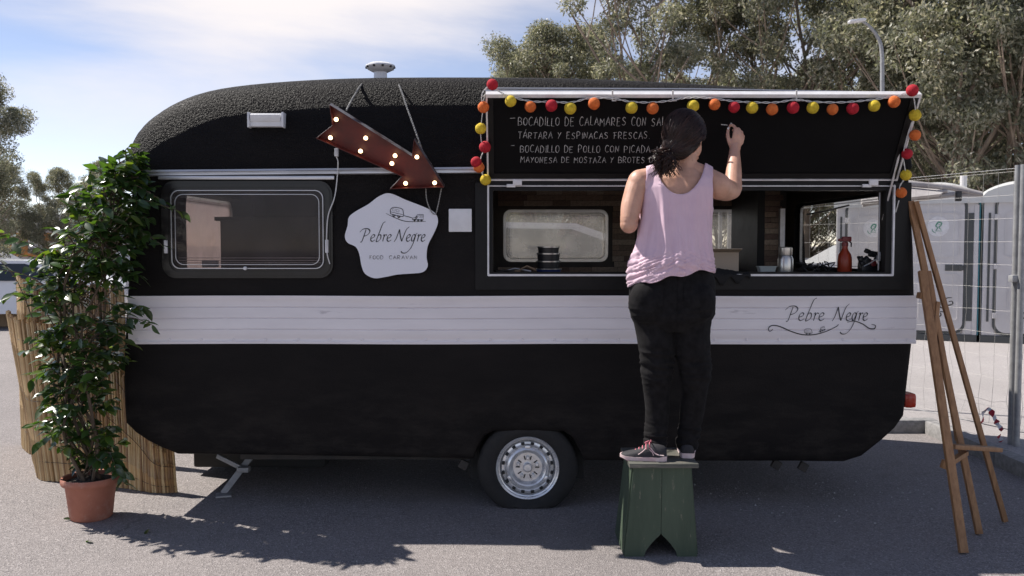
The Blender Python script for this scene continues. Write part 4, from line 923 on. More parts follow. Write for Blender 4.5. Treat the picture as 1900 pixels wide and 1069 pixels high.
# ---- green wooden stool
zt = .432; st = thing('step_stool', 'worn dark green wooden step stool the woman stands on', 'stool', (.71, 4.32, 0))
YF0, YF1 = gnd(1225, 1033).y, 4.13+.06
fb0, fb1 = gnd(1158, 1032), gnd(1294, 1034)
YFB = (fb0.y+fb1.y)/2; YFT = YFB+.03
ft0, ft1 = at(1176, 866, YFT), at(1281, 866, YFT)
zt = ft0.z
def SF(u, v, d):          # u 0..1 across, v 0..1 up, d depth offset
    xl = fb0.x+(ft0.x-fb0.x)*v; xr = fb1.x+(ft1.x-fb1.x)*v
    return Vector((xl+(xr-xl)*u, YFB+(YFT-YFB)*v+d, zt*v))
arch = [(.27, 0), (.29, .06), (.36, .14), (.43, .20), (.48, .235)]
left = [(0, 0)]+arch+[(.497, .255), (.497, 1), (0, 1)]
right = [(1-u, v) for u, v in left]
DPT = .27
for dd, lab in ((0, None), (DPT, None)):
    for pl_ in (left, right):
        b = NB(); n = len(pl_)
        off = (lambda v: 0) if dd == 0 else (lambda v: (DPT+.06*(1-v)))
        A = [b.verts.new(SF(u, v, off(v))) for u, v in pl_]; B = [b.verts.new(SF(u, v, off(v)+.018)) for u, v in pl_]
        b.faces.new(A); b.faces.new(B[::-1])
        for i in range(n): b.faces.new((A[i], A[(i+1) % n], B[(i+1) % n], B[i]))
        obj('end_board', b, M['stoolgreen'], st, smooth=False)
for s, uu in ((-1, .015), (1, .985)):
    b = NB(); A = []
    for v in (.02, 1):
        for d in (.012, DPT+.012+.05*(1-v)): A.append(SF(uu, v, d))
    t_ = Vector((.016*-s, 0, 0))
    q = [A[0], A[1], A[3], A[2]]; V1 = [b.verts.new(p) for p in q]; V2 = [b.verts.new(p+t_) for p in q]
    b.faces.new(V1); b.faces.new(V2[::-1])
    for i in range(4): b.faces.new((V1[i], V1[(i+1) % 4], V2[(i+1) % 4], V2[i]))
    for v in b.verts: v.co.x += s*.012
    obj('side_board', b, M['stoolgreen'], st, smooth=False)
for k, (ya, yb_) in enumerate(((YFT-.035, YFT+.118), (YFT+.121, YFT+DPT+.035))):
    b = NB(); bx(b, at(1166, 860, YFT).x, at(1294, 860, YFT).x+.004*k, ya, yb_, zt+.001, zt+.022, .004); obj('top_board', b, M['stooltop'], st)
STZ = zt+.022
# ---- easel
ez = thing('easel', 'wooden artist easel leaning folded beside the caravan end', 'easel', gnd(1818, 993))
def leg(a, ya, b_, yb_, w1, w2, name='leg'):
    b = NB(); beam(b, at(*a, ya), at(*b_, yb_), w1, w2, up=(0, 1, 0), bev=.003); return obj(name, b, M['easel'], ez)
zA, zB, zC = gnd(1788, 1028).y, gnd(1818, 993).y, gnd(1865, 970).y
leg((1711, 503), 4.66, (1788, 1026), zA, .040, .026)
leg((1689, 374), 4.90, (1817, 991), zB, .032, .026)
leg((1699, 374), 4.87, (1865, 968), zC, .026, .026)
leg((1722, 503), 4.74, (1778, 818), 4.58, .026, .022, 'centre_mast')
b = NB(); p, q = at(1764, 828, 4.42), at(1852, 834, 4.60); beam(b, p, q, .055, .022, up=(0, 0, 1), bev=.003); obj('tray', b, M['easel'], ez)
b = NB(); beam(b, at(1758, 862, 4.40), at(1792, 840, 4.52), .03, .024, up=(0, 0, 1)); obj('tray_bracket', b, M['easel'], ez)
b = NB(); box(b, at(1754, 862, 4.40), (.038, .03, .045), Matrix.Rotation(.3, 4, 'Y'), .006); obj('knob', b, M['easel'], ez)
b = NB(); box(b, at(1710, 549, 4.64), (.036, .05, .034), Matrix.Rotation(.2, 4, 'Y'), .006); obj('knob', b, M['easel'], ez)
b = NB(); beam(b, at(1740, 560, 4.70), at(1732, 640, 4.66), .02, .02); obj('brace', b, M['easel'], ez)

# ---- reed screens
def reeds(root, bot, top_, n, r, seed, gap=1.0):
    rnd = random.Random(seed); ms = []
    for m in REEDM:
        for k in range(2):
            me = bpy.data.meshes.new('reed'); b = NB(); zz = [0, .24, .245, .25, .52, .525, .53, .80, .805, .81, 1]
            tube(b, [(.002*math.sin(z*9+k), .002*math.cos(z*7+k), z) for z in zz], [1*r*(1.12 if i in (2, 5, 8) else 1-.15*z) for i, z in enumerate(zz)], 7); b.to_mesh(me); b.free(); me.materials.append(m); sm(me, 60); ms.append(me)
    B = crom(bot, 12); T = crom(top_, 12)
    def samp(Q, f):
        k = f*(len(Q)-1); i = min(int(k), len(Q)-2); return Q[i].lerp(Q[i+1], k-i)
    for i in range(n):
        f = (i+.5)/n; a, c = samp(B, f), samp(T, f); a = a+Vector((0, rnd.uniform(-.006, .006), 0)); c = c+Vector((rnd.uniform(-.006, .006), rnd.uniform(-.008, .008), rnd.uniform(-.02, .02)))
        o = link('reed', rnd.choice(ms), root); d = c-a; o.location = a; o.rotation_mode = 'QUATERNION'; o.rotation_quaternion = d.to_track_quat('Z', 'Y'); s = rnd.uniform(.8, 1.25); o.scale = (s, s, d.length)
    for h in (.12, .5, .88):
        b = NB(); tube(b, [samp(B, i/60).lerp(samp(T, i/60), h)+Vector((0, -r*1.3, 0)) for i in range(61)], .0016, 4); obj('binding_wire', b, M['under'], root)
rs1 = thing('reed_screen', 'curved golden reed screen standing on the ground behind the potted plant', 'reed screen', gnd(200, 905))
bot = [gnd(328, 914), gnd(290, 915), gnd(250, 909), gnd(180, 900), gnd(120, 895), gnd(76, 890), gnd(68, 872), gnd(62, 850)]
tp = [Vector((p.x-(.02 if i < 3 else .05+.035*(i-2)), p.y+.01*i, .98+.004*i)) for i, p in enumerate(bot)]
for p in bot: p.z = .003
tp[0].z = .31; tp[1].z = .36; tp[2].z = .62
tp[5].x += .02; tp[6].x += .03; tp[7].x += .03
reeds(rs1, bot, tp, 138, .0085, 3)
rs2 = thing('reed_screen', 'taller dull tan reed mat standing further back behind the plant', 'reed screen', (-3.0, 6.2, 0))
bot = [Vector((at(x, 600, y).x, y, .003)) for x, y in ((232, 6.0), (170, 6.05), (110, 6.12), (52, 6.2), (36, 6.5))]
tp = [Vector((p.x-.01, p.y, 1.20+.01*i)) for i, p in enumerate(bot)]
reeds(rs2, bot, tp, 70, .0105, 6)
# ================================================================== POTTED PLANT
PC = Vector((at(169, 930, 4.75).x, 4.75, 0)); PH = .228
plant = thing('potted_plant', 'tall bushy glossy leaved plant in a terracotta pot beside the caravan nose', 'plant', PC)
b = NB(); lathe(b, [(.0001, .004), (.100, .0), (.108, .01), (.128, PH-.045), (.131, PH-.040), (.144, PH-.038), (.149, PH-.03), (.149, PH-.006), (.145, PH), (.136, PH-.002), (.133, PH-.03), (.125, PH-.05)], 48, PC); obj('pot', b, M['terracotta'], plant)
b = NB(); lathe(b, [(.134, PH-.028), (.10, PH-.018), (.04, PH-.012), (.0001, PH-.010)], 36, PC)
for v in b.verts: v.co.z += .006*noise.noise(v.co*40)
obj('soil', b, M['soil'], plant)
rnd = random.Random(21)
env = [(880, 172, 26, .09), (845, 172, 48, .14), (820, 150, 88, .2), (780, 150, 72, .2), (740, 142, 82, .22), (700, 143, 85, .23), (650, 150, 95, .25), (600, 148, 105, .27), (560, 152, 108, .27), (520, 152, 108, .28), (480, 160, 105, .28), (440, 178, 100, .27), (400, 200, 90, .25), (370, 212, 92, .24), (340, 215, 78, .2), (310, 228, 50, .15), (285, 240, 22, .08)]
def envat(py):
    for (y0, x0, r0, d0), (y1, x1, r1, d1) in zip(env[::-1], env[::-1][1:]):
        if y0 <= py <= y1: f = (py-y0)/(y1-y0); return x0+(x1-x0)*f, r0+(r1-r0)*f, d0+(d1-d0)*f
    return env[0][1:]
stems = []
for k in range(7):
    a = k*.9; P0 = PC+Vector((.05*math.cos(a), .05*math.sin(a), PH-.02)); pts = [P0]
    for py in (800, 700, 600, 500, 400, rnd.choice((300, 330, 350))):
        ex, er, ed = envat(py); f = rnd.uniform(-.4, .4)
        pts.append(at(ex+er*f, py, 4.76+ed*rnd.uniform(-.45, .45)))
    c = crom(pts, 6); stems.append(c); b = NB(); tube(b, c, [.010*(1-.7*i/len(c)) for i in range(len(c))], 6); obj('stem', b, M['bark'], plant)
leafv = []
lm = []
for k in range(3):                                   # folded, drooping, pointed leaf; length 1 along +X
    b = NB(); rows = []
    prof = [(0, .0), (.14, .15), (.38, .235), (.62, .205), (.84, .10), (1.0, .0)]
    for x, wd in prof:
        zc = -.10*x*x*(1+.6*k) ; rows.append([b.verts.new((x, -wd, zc+.06*(1 if wd else 0)*wd*4)), b.verts.new((x, 0, zc)), b.verts.new((x, wd, zc+.06*wd*4))] if wd else [b.verts.new((x, 0, zc))])
    for A, B in zip(rows, rows[1:]):
        if len(A) == 1: b.faces.new((A[0], B[0], B[1])); b.faces.new((A[0], B[1], B[2]))
        elif len(B) == 1: b.faces.new((A[0], B[0], A[1])); b.faces.new((A[1], B[0], A[2]))
        else:
            b.faces.new((A[0], B[0], B[1], A[1])); b.faces.new((A[1], B[1], B[2], A[2]))
    me = bpy.data.meshes.new('leaf'); b.to_mesh(me); b.free(); me.materials.append(M['ficus']); sm(me, 180); lm.append(me)
leaves = []; twb = NB()
def twig(start, end, nleaf, ln=.072, sp=1.0):
    mid = start.lerp(end, .5)+Vector((rnd.uniform(-.04, .04), rnd.uniform(-.04, .04), rnd.uniform(.0, .05)))
    c = crom([start, mid, end], 6); tube(twb, c, [.0035*(1-.6*i/len(c)) for i in range(len(c))], 4, cap=False)
    for i in range(nleaf):
        f = 1-(i/nleaf)*.75*sp; k = f*(len(c)-1); j = min(int(k), len(c)-2); p = c[j].lerp(c[j+1], k-j); t = (c[j+1]-c[j]).normalized()
        side = t.cross(Vector((0, 0, 1))); side = side.normalized() if side.length > .1 else Vector((1, 0, 0))
        d = (t*rnd.uniform(.1, .9)+side*(1 if i % 2 else -1)*rnd.uniform(.4, 1.1)+Vector((rnd.uniform(-.35, .35), rnd.uniform(-.35, .35), rnd.uniform(-.75, .25)))).normalized()
        leaves.append((p, d, rnd.uniform(.6, 1.3)*ln))
for k in range(300):
    py = rnd.choice((rnd.uniform(285, 870), rnd.uniform(285, 870), rnd.uniform(330, 640)))
    ex, er, ed = envat(py); a = rnd.uniform(0, 2*math.pi); rr = rnd.uniform(.25, 1.0)**.5
    y = 4.76+ed*rr*math.sin(a)*.95; x = ex+er*rr*math.cos(a)*rnd.uniform(.82, 1.06)
    end = at(x, py, y); s = rnd.choice(stems); z0_ = end.z-rnd.uniform(.05, .22); st_ = min(s, key=lambda q: abs(q.z-z0_)); st_ = st_.lerp(end, rnd.uniform(.0, .4))
    twig(st_, end, rnd.randint(7, 10))
# reaching sprays: right over the window, out to the left, low right over the stripe
for (x0_, y0_), (x1_, y1_), nlf, yy in (((240, 370), (335, 392), 13, 4.66), ((230, 345), (300, 372), 11, 4.66), ((240, 420), (300, 455), 9, 4.66), ((235, 300), (242, 272), 8, 4.72), ((200, 330), (162, 330), 8, 4.7),
    ((110, 480), (8, 432), 10, 4.66), ((100, 540), (-8, 500), 10, 4.66), ((90, 560), (5, 556), 9, 4.68), ((120, 510), (30, 470), 9, 4.7), ((60, 590), (-15, 470), 9, 4.6), ((215, 560), (268, 572), 10, 4.68), ((215, 590), (282, 603), 9, 4.66), ((90, 650), (42, 652), 9, 4.66),
    ((100, 780), (62, 790), 10, 4.66), ((100, 810), (72, 822), 9, 4.68), ((190, 850), (228, 895), 12, 4.68), ((195, 840), (215, 870), 10, 4.64), ((100, 700), (58, 705), 8, 4.66), ((150, 400), (128, 360), 8, 4.7), ((210, 320), (190, 292), 8, 4.72), ((150, 430), (88, 478), 9, 4.66), ((210, 500), (255, 510), 9, 4.7)):
    twig(at(x0_, y0_, yy+.06), at(x1_, y1_, yy), nlf, ln=.075, sp=1.1)
obj('twigs', twb, M['bark'], plant)['kind'] = 'stuff'
def leafmat(p, d, s):
    up = Vector((rnd.uniform(-.8, .8), rnd.uniform(-.9, .5), 1)); x = d; y = up.cross(x).normalized(); z = x.cross(y)
    return Matrix.Translation(p) @ Matrix((x*s, y*s, z*s)).transposed().to_4x4()
leaves.sort(key=lambda l: l[0].y-l[2]*2)
for p, d, s in leaves[:295]:
    o = link('leaf', rnd.choice(lm), plant); o.matrix_basis = leafmat(p, d, s)
b = NB(); vv, ff = [], []
for p, d, s in leaves[295:]:
    m = rnd.choice(lm); mt = leafmat(p, d, s); n0 = len(vv)
    vv += [tuple(mt @ v.co) for v in m.vertices]; ff += [tuple(n0+i for i in f.vertices) for f in m.polygons]
b.free(); me = bpy.data.meshes.new('foliage'); me.from_pydata(vv, [], ff); me.materials.append(M['ficus']); sm(me, 180); o = link('foliage', me, plant); o['kind'] = 'stuff'
# fallen leaves on the ground
for i, (x, y, lab) in enumerate(((117, 967, 'dark fallen leaf on the ground left of the terracotta pot'), (170, 1009, 'dark fallen leaf on the ground in front of the terracotta pot'), (277, 986, 'dark fallen leaf on the ground in the plant shadow'))):
    g = gnd(x, y); o = link('fallen_leaf', lm[i % 3]); o.location = (g.x, g.y, .012); o.scale = (.055, .055, .06); o.rotation_euler = (.3, .1, i*2.1+.4); tag(o, lab, 'leaf', 'fallen leaves on the asphalt')
# grit and crumbs of stone on the tarmac
rnd = random.Random(11); vv, ff = [], []
for k in range(900):
    x, y = rnd.uniform(-3.2, 3.3), rnd.uniform(3.9, 6.6)
    if k > 650: x, y = rnd.gauss(2.0, .5), rnd.gauss(5.1, .35)
    r = rnd.uniform(.0015, .005)*(1 if k < 650 else rnd.choice((.8, 1, 1.8))); a = rnd.uniform(0, 6); n0 = len(vv)
    vv += [(x+r*math.cos(a+j*2.1), y+r*math.sin(a+j*2.1), 0) for j in range(3)]+[(x, y, r*.9)]; ff += [(n0, n0+1, n0+3), (n0+1, n0+2, n0+3), (n0+2, n0, n0+3)]
me = bpy.data.meshes.new('grit'); me.from_pydata(vv, [], ff); me.materials.append(mat('pale_grit', (.42, .40, .38), .8)); o = link('grit', me); tag(o, 'scattered pale grit on the asphalt', 'grit', kind='stuff')

# ================================================================== THE WOMAN
per = thing('person', 'woman seen from behind in a lilac tank top and black jeans writing on the chalkboard', 'person', (.78, 4.25, STZ))
W = lambda px, py, Y=4.25: at(px, py, Y)
def ell(bm, stations, seg=28):      # stacked horizontal ellipses (centre, rx, ry)
    R = []
    for c, rx, ry in stations:
        R.append([bm.verts.new((c.x+rx*math.cos(2*math.pi*k/seg), c.y+ry*math.sin(2*math.pi*k/seg), c.z)) for k in range(seg)])
    for A, B in zip(R, R[1:]):
        for k in range(seg): bm.faces.new((A[k], A[(k+1) % seg], B[(k+1) % seg], B[k]))
    bm.faces.new(R[0][::-1]); bm.faces.new(R[-1])
def limb(bm, pts, rad, seg=16, n=5):
    c = crom(pts, n); m = len(pts); rr = []
    for i in range(len(c)):
        k = i/(len(c)-1)*(m-1); j = min(int(k), m-2); f = k-j; f = f*f*(3-2*f); rr.append(rad[j]*(1-f)+rad[j+1]*f)
    tube(bm, c, rr, seg)
    for q, r in ((c[0], rr[0]), (c[-1], rr[-1])):
        bmesh.ops.create_icosphere(bm, subdivisions=2, radius=r*.995, matrix=Matrix.Translation(q))
def ball(bm, c, r, sc=(1, 1, 1), rot=None):
    m = Matrix.Translation(c) @ (rot if rot else Matrix.Identity(4)) @ Matrix.Diagonal((*sc, 1)); bmesh.ops.create_icosphere(bm, subdivisions=3, radius=r, matrix=m)
# joints
YT = 4.27
LS, RS = W(1188, 336, 4.28), W(1330, 341, 4.28)
LE, LW = W(1167, 417, 4.22), W(1178, 392, 4.46)
RE, RWr = W(1360, 350, 4.42), W(1363, 281, 4.54)
HEAD = W(1272, 252, 4.28)
bd = NB()
ell(bd, [(W(1247, 606, YT), .10, .085), (W(1247, 580, YT), .165, .10), (W(1247, 545, YT), .18, .11), (W(1250, 500, YT+.01), .165, .10), (W(1253, 455, YT+.02), .142, .09), (W(1256, 415, YT+.02), .146, .09), (W(1258, 378, YT+.015), .162, .098), (W(1260, 350, YT+.01), .168, .09), (W(1262, 332, YT+.005), .150, .070), (W(1265, 320, YT+.01), .10, .055), (W(1268, 311, YT+.02), .058, .048)])
limb(bd, [W(1268, 330, 4.29), W(1272, 305, 4.295), W(1275, 285, 4.30)], [.062, .050, .052])
# shoulders, traps, blades
limb(bd, [LS, W(1225, 325, 4.29), W(1262, 312, 4.295)], [.056, .050, .045]); limb(bd, [RS, W(1302, 325, 4.295), W(1275, 312, 4.295)], [.056, .050, .045])
ball(bd, W(1224, 364, 4.235), .056, (1, .45, 1.3)); ball(bd, W(1300, 362, 4.235), .056, (1, .45, 1.25))
ball(bd, LS+Vector((-.004, 0, -.012)), .062, (.95, 1, 1.1)); ball(bd, RS+Vector((.006, .0, -.012)), .064, (1, 1, 1))
# arms
limb(bd, [LS+Vector((-.01, 0, -.02)), LS.lerp(LE, .5)+Vector((-.012, 0, 0)), LE+Vector((0, 0, .02))], [.058, .051, .043])
limb(bd, [LE, LE.lerp(LW, .4)+Vector((-.004, -.004, -.004)), LW], [.043, .042, .028])
limb(bd, [RS+Vector((.012, .01, -.016)), RS.lerp(RE, .5)+Vector((0, -.01, -.018)), RE+Vector((-.004, .0, -.008))], [.062, .056, .046])
limb(bd, [RE, RE.lerp(RWr, .35)+Vector((.000, 0, 0)), RWr], [.045, .041, .0275])
# legs inside the jeans
def leg_pts(side):
    if side < 0: return [W(1208, 580, 4.27), W(1212, 650, 4.26), W(1217, 705, 4.26), W(1217, 760, 4.275), W(1218, 822, 4.27)]
    return [W(1288, 580, 4.27), W(1290, 650, 4.26), W(1290, 700, 4.26), W(1284, 760, 4.28), W(1276, 822, 4.30)]
for s in (-1, 1): limb(bd, leg_pts(s), [.062, .050, .040, .036, .030])
# head, jaw, ear, nose: turned to the right, towards the writing hand
RH = Matrix.Rotation(math.radians(-46), 4, 'Z') @ Matrix.Rotation(math.radians(-4), 4, 'X')
Fh = RH @ Vector((0, 1, 0)); Sh = RH @ Vector((1, 0, 0))
ball(bd, HEAD, .09, (.84, 1.04, 1.12), RH)
ball(bd, HEAD+Fh*.042+Vector((0, 0, -.052)), .058, (.92, .95, 1.05), RH)
ball(bd, HEAD+Fh*.098+Vector((0, 0, -.018)), .013, (.8, 1.2, 1.7), RH)
ball(bd, HEAD+Fh*.084+Vector((0, 0, -.060)), .016, (1.2, .6, .6), RH)
ball(bd, HEAD+Fh*.076+Vector((0, 0, -.095)), .02, (1.1, .9, .8), RH)
for s in (-1, 1): ball(bd, HEAD+Sh*.074*s+Fh*.004+Vector((0, 0, -.02)), .026, (.3, .7, 1.1), RH)
# right hand: palm with its back to us, fingers curling towards the board, chalk between thumb and index
def finger(bm, pts, r0, r1): limb(bm, pts, [r0+(r1-r0)*i/(len(pts)-1) for i in range(len(pts))], seg=10, n=3)
HB = W(1365, 262, 4.555)
px1 = 1/360
def hp(dx, dy, dY): return Vector((HB.x+dx*px1, HB.y+dY, HB.z-dy*px1))
ball(bd, hp(1, 3, 0), .030, (1.0, .55, 1.25)); limb(bd, [RWr, hp(0, 10, 0)], [.0265, .027])
finger(bd, [hp(-4, 0, 0), hp(-3, -12, -.004), hp(0, -24, .010), hp(-4, -31, .032), hp(-7, -31, .044)], .0105, .0075)
finger(bd, [hp(3, 0, 0), hp(4, -12, -.006), hp(7, -22, .012), hp(4, -24, .034), hp(-1, -22, .046)], .0105, .0078)
finger(bd, [hp(8, 1, 0), hp(9, -9, -.004), hp(12, -17, .012), hp(10, -17, .034), hp(5, -15, .042)], .010, .0075)
finger(bd, [hp(11, 4, 0), hp(13, -4, 0), hp(15, -10, .012), hp(13, -10, .028), hp(9, -9, .034)], .0092, .007)
finger(bd, [hp(-6, 12, .004), hp(-11, 0, .008), hp(-13, -12, .018), hp(-11, -22, .032), hp(-9, -26, .042)], .0125, .008)
# left hand near the counter rail, relaxed, mostly hidden by the torso
LHd = (LW-LE).normalized(); hl = LW+LHd*.04
ball(bd, hl+LHd*.01, .033, (.9, 1.3, .55))
for k, (o_, ln) in enumerate(((-.026, .060), (-.009, .068), (.009, .064), (.024, .052))):
    a = hl+Vector((o_, 0, 0))+LHd*.03; finger(bd, [a, a+LHd*ln*.45+Vector((0, 0, .004)), a+LHd*ln*.85+Vector((0, 0, -.010)), a+LHd*ln+Vector((0, 0, -.026))], .0095, .0068)
a = hl+Vector((.03, -.01, 0)); finger(bd, [a+Vector((-.01, 0, 0)), a+LHd*.03+Vector((.012, 0, -.006)), a+LHd*.055+Vector((.012, 0, -.018))], .0115, .008)
bme = remesh(bd, .0042, 5, .5)
for v in bme.vertices:
    co = v.co
    if W(0, 300).z > co.z > W(0, 400).z and co.y < 4.26 and W(1205, 300).x < co.x < W(1320, 300).x:      # spine groove
        g = math.exp(-((co.x-W(1264, 350).x)/.016)**2); co.y += .006*g
bme.materials.append(M['skin']); sm(bme, 180); link('body', bme, per)

# jeans
jb = NB()
ell(jb, [(W(1248, 612, YT), .12, .10), (W(1248, 590, YT), .196, .138), (W(1247, 555, YT-.005), .212, .145), (W(1246, 520, YT), .206, .132), (W(1246, 490, YT+.01), .186, .118), (W(1248, 478, YT+.01), .17, .11)], 36)
ball(jb, W(1206, 560, 4.20), .105, (.98, .72, 1.05)); ball(jb, W(1288, 560, 4.20), .105, (.98, .72, 1.05))
limb(jb, [W(1212, 585, 4.27), W(1218, 634, 4.265), W(1219, 690, 4.265), W(1219, 745, 4.285), W(1218, 800, 4.275), W(1216, 828, 4.265)], [.099, .091, .071, .061, .053, .056], 24)
limb(jb, [W(1282, 585, 4.27), W(1282, 634, 4.265), W(1290, 690, 4.265), W(1287, 745, 4.29), W(1278, 800, 4.305), W(1275, 824, 4.30)], [.099, .091, .071, .061, .051, .054], 24)
jme = remesh(jb, .0048, 6, .5)
nrm = [v.normal.copy() for v in jme.vertices]
zk, za = W(0, 690).z, W(0, 810).z
for v, nn_ in zip(jme.vertices, nrm):
    c = v.co; wk = math.exp(-((c.z-zk-.02)/.085)**2); wa = math.exp(-((c.z-za)/.06)**2); wh_ = math.exp(-((c.z-W(0, 585).z)/.05)**2)
    s = noise.noise(Vector((c.x*6+5*c.z*(1 if c.x < .8 else -1), c.y*6, c.z*27))); s2 = noise.noise(Vector((c.x*10, c.y*10, c.z*10+5))); s3 = noise.noise(Vector((c.x*9, c.y*9, c.z*45+9)))
    r = 1-abs(s)*2.4
    v.co = c+nn_*(.0095*wk*r+.0085*wa*(1-abs(s3)*2.2)+.006*wh_*r+.006*s2)
    # seat seam
    g = math.exp(-((c.x-W(1248, 540).x)/.006)**2)
    if c.z > W(0, 615).z and c.y < 4.27: v.co.y += .007*g
jme.materials.append(M['jeans']); sm(jme, 180); jn = link('jeans', jme, per)
for cxp in (1212, 1288):               # back pockets
    b = NB(); R = []
    q = [(cxp-19, 532), (cxp+19, 532), (cxp+18, 566), (cxp, 575), (cxp-18, 566)]
    from mathutils.bvhtree import BVHTree
    if 'jbv' not in globals():
        jbv = BVHTree.FromPolygons([v.co for v in jme.vertices], [p.vertices for p in jme.polygons])
    NXp = 9; G = []
    for j in range(NXp):
        row = []
        for i in range(NXp):
            u = i/(NXp-1); v_ = j/(NXp-1); x = cxp-19+38*u; y = 530+36*v_+(8*(1-abs(2*u-1))*v_); o_ = Vector((0, 0, CAM_Z)); d = ray(x, y).normalized(); h = jbv.ray_cast(o_, d)[0]
            row.append(b.verts.new((h if h else at(x, y, 4.14))-d*.0035))
        G.append(row)
    for j in range(NXp-1):
        for i in range(NXp-1): b.faces.new((G[j][i], G[j][i+1], G[j+1][i+1], G[j+1][i]))
    obj('back_pocket', b, M['jeans'], jn)

# tank top: loose shell round the torso, scooped at the back and armholes
tb = NB()
limb(tb, [LS+Vector((.012, 0, 0)), W(1225, 325, 4.29), W(1262, 312, 4.295)], [.063, .058, .053]); limb(tb, [RS+Vector((-.012, 0, 0)), W(1302, 325, 4.295), W(1275, 312, 4.295)], [.063, .058, .053])
ell(tb, [(W(1246, 532, YT), .200, .158), (W(1246, 508, YT), .200, .152), (W(1246, 488, YT-.006), .193, .148), (W(1249, 462, YT-.002), .181, .138), (W(1251, 430, YT+.004), .174, .124), (W(1254, 400, YT+.006), .171, .114), (W(1257, 372, YT+.006), .175, .110), (W(1259, 348, YT+.004), .178, .104), (W(1261, 332, YT+.002), .168, .084), (W(1263, 318, YT+.008), .13, .066), (W(1266, 306, YT+.014), .09, .055)], 48)
ball(tb, W(1226, 366, 4.235), .075, (1, .52, 1.4)); ball(tb, W(1299, 364, 4.235), .075, (1, .52, 1.4))
tme = remesh(tb, .0045, 6, .5)
nrm = [v.normal.copy() for v in tme.vertices]
cxm = W(1250, 400).x
for v, nn_ in zip(tme.vertices, nrm):
    c = v.co.copy(); zt_, zb_ = W(0, 330).z, W(0, 515).z; f = (zt_-c.z)/(zt_-zb_)          # 0 at top, 1 at hem
    ang = math.atan2(c.x-cxm, -(c.y-4.27))
    drape = noise.noise(Vector((ang*3.6+f*.9, f*1.1, 2.0)))*(.016*max(0, min(1, f*1.3)))+noise.noise(Vector((ang*8-f*1.5, f*1.4, 7)))*.008*max(0, min(1, f*1.4))
    low_ = max(0, min(1, (f-.70)/.16)); s = noise.noise(Vector((ang*1.3, c.z*62+ang*4.2*(1 if c.x > cxm else -1), 4))); s4 = noise.noise(Vector((ang*2.2, c.z*120-ang*6.5, 14)))
    rad_ = math.exp(-((ang+1.0-.55*f-.25)/.10)**2)*math.sin(math.pi*min(1, max(0, f*1.25)))+math.exp(-((ang-.35-.5*(1-f))/.13)**2)*math.sin(math.pi*min(1, max(0, f)))
    v.co = c+nn_*(drape*.9+.010*rad_+low_*(.0065*(1-abs(s)*3.0)+.0035*(1-abs(s4)*2.6)+.002))
# cut the openings, as seen straight from behind and in front
def pxz(co): d = co-Vector((0, 0, CAM_Z)); v_ = (d.y*CP-d.z*SP_); u_ = d.x/v_; w__ = (d.y*SP_+d.z*CP)/v_; return 950+u_*F_PX, 534.5-w__*F_PX
bmt = NB(); bmt.from_mesh(tme); dead = []
for f in bmt.faces:
    c = f.calc_center_median(); x, y = pxz(c); bk = c.y < 4.29; kill = False
    if not bk: y += 3
    hem = 531-(x-1165)*.21 if x < 1300 else 502.7
    if y > hem+3*math.sin(x*.11): kill = True
    # neck scoop
    if bk:
        nx_ = (x-1262)/47
        if abs(nx_) < 1 and y < 300+62*(1-abs(nx_)**2.0)**.62: kill = True
    elif 1214 < x < 1310 and y < 340: kill = True
    if y < 296: kill = True
    # armholes
    xl = 1200-17*min(1, max(0, (y-330)/75))**1.3; xr = 1322-4*math.sin(min(1, max(0, (y-325)/90))*math.pi*.5)*0
    if y < 425 and x < xl+(0 if y < 400 else -(y-400)*.9): kill = True
    if y < 405 and x > xr+(0 if y < 385 else (y-385)*.9): kill = True
    if kill: dead.append(f)
bmesh.ops.delete(bmt, geom=dead, context='FACES')
for it in range(6):                     # relax the cut edges
    bv = [v for v in bmt.verts if v.is_boundary]
    new = {v: v.co*.4+sum((e.other_vert(v).co for e in v.link_edges if e.is_boundary), Vector())*(.6/max(1, sum(e.is_boundary for e in v.link_edges))) for v in bv if sum(e.is_boundary for e in v.link_edges) == 2}
    for v, c in new.items(): v.co = c
edge_loops = [(e.verts[0].co.copy(), e.verts[1].co.copy()) for e in bmt.edges if e.is_boundary]
bmt.to_mesh(tme); bmt.free(); tme.materials.append(M['pink']); sm(tme, 180)
top_o = link('tank_top', tme, per); so3 = top_o.modifiers.new('s', 'SOLIDIFY'); so3.thickness = .0025; so3.offset = 1
b = NB()
for a, c_ in edge_loops:
    if (c_-a).length > .001: tube(b, [a, c_], .0028, 5, cap=False)
obj('binding', b, M['pink'], top_o)

# hair: a skull cap with combed strands gathered in a low curly ponytail
TIE = W(1236, 283, 4.20)
hb = NB(); ball(hb, HEAD+Vector((-.008, -.006, .012)), .102, (.93, 1.12, 1.10), RH); ball(hb, W(1258, 272, 4.235), .07, (1.05, .8, .95))
hme = remesh(hb, .006, 4, .5)
bmh = NB(); bmh.from_mesh(hme); dead = []
for f in bmh.faces:
    c = f.calc_center_median()-HEAD; fw_ = c.dot(Fh); 
    if fw_ > .062-.0*c.z and c.z < .055: dead.append(f)
    elif fw_ > .012 and c.z < -.025: dead.append(f)
bmesh.ops.delete(bmh, geom=dead, context='FACES'); bmh.to_mesh(hme); bmh.free(); hme.materials.append(M['hair2']); sm(hme, 180)
hair = link('hair', hme, per)
hbv = BVHTree.FromPolygons([v.co for v in hme.vertices], [p.vertices for p in hme.polygons])
rnd = random.Random(77); b = NB()
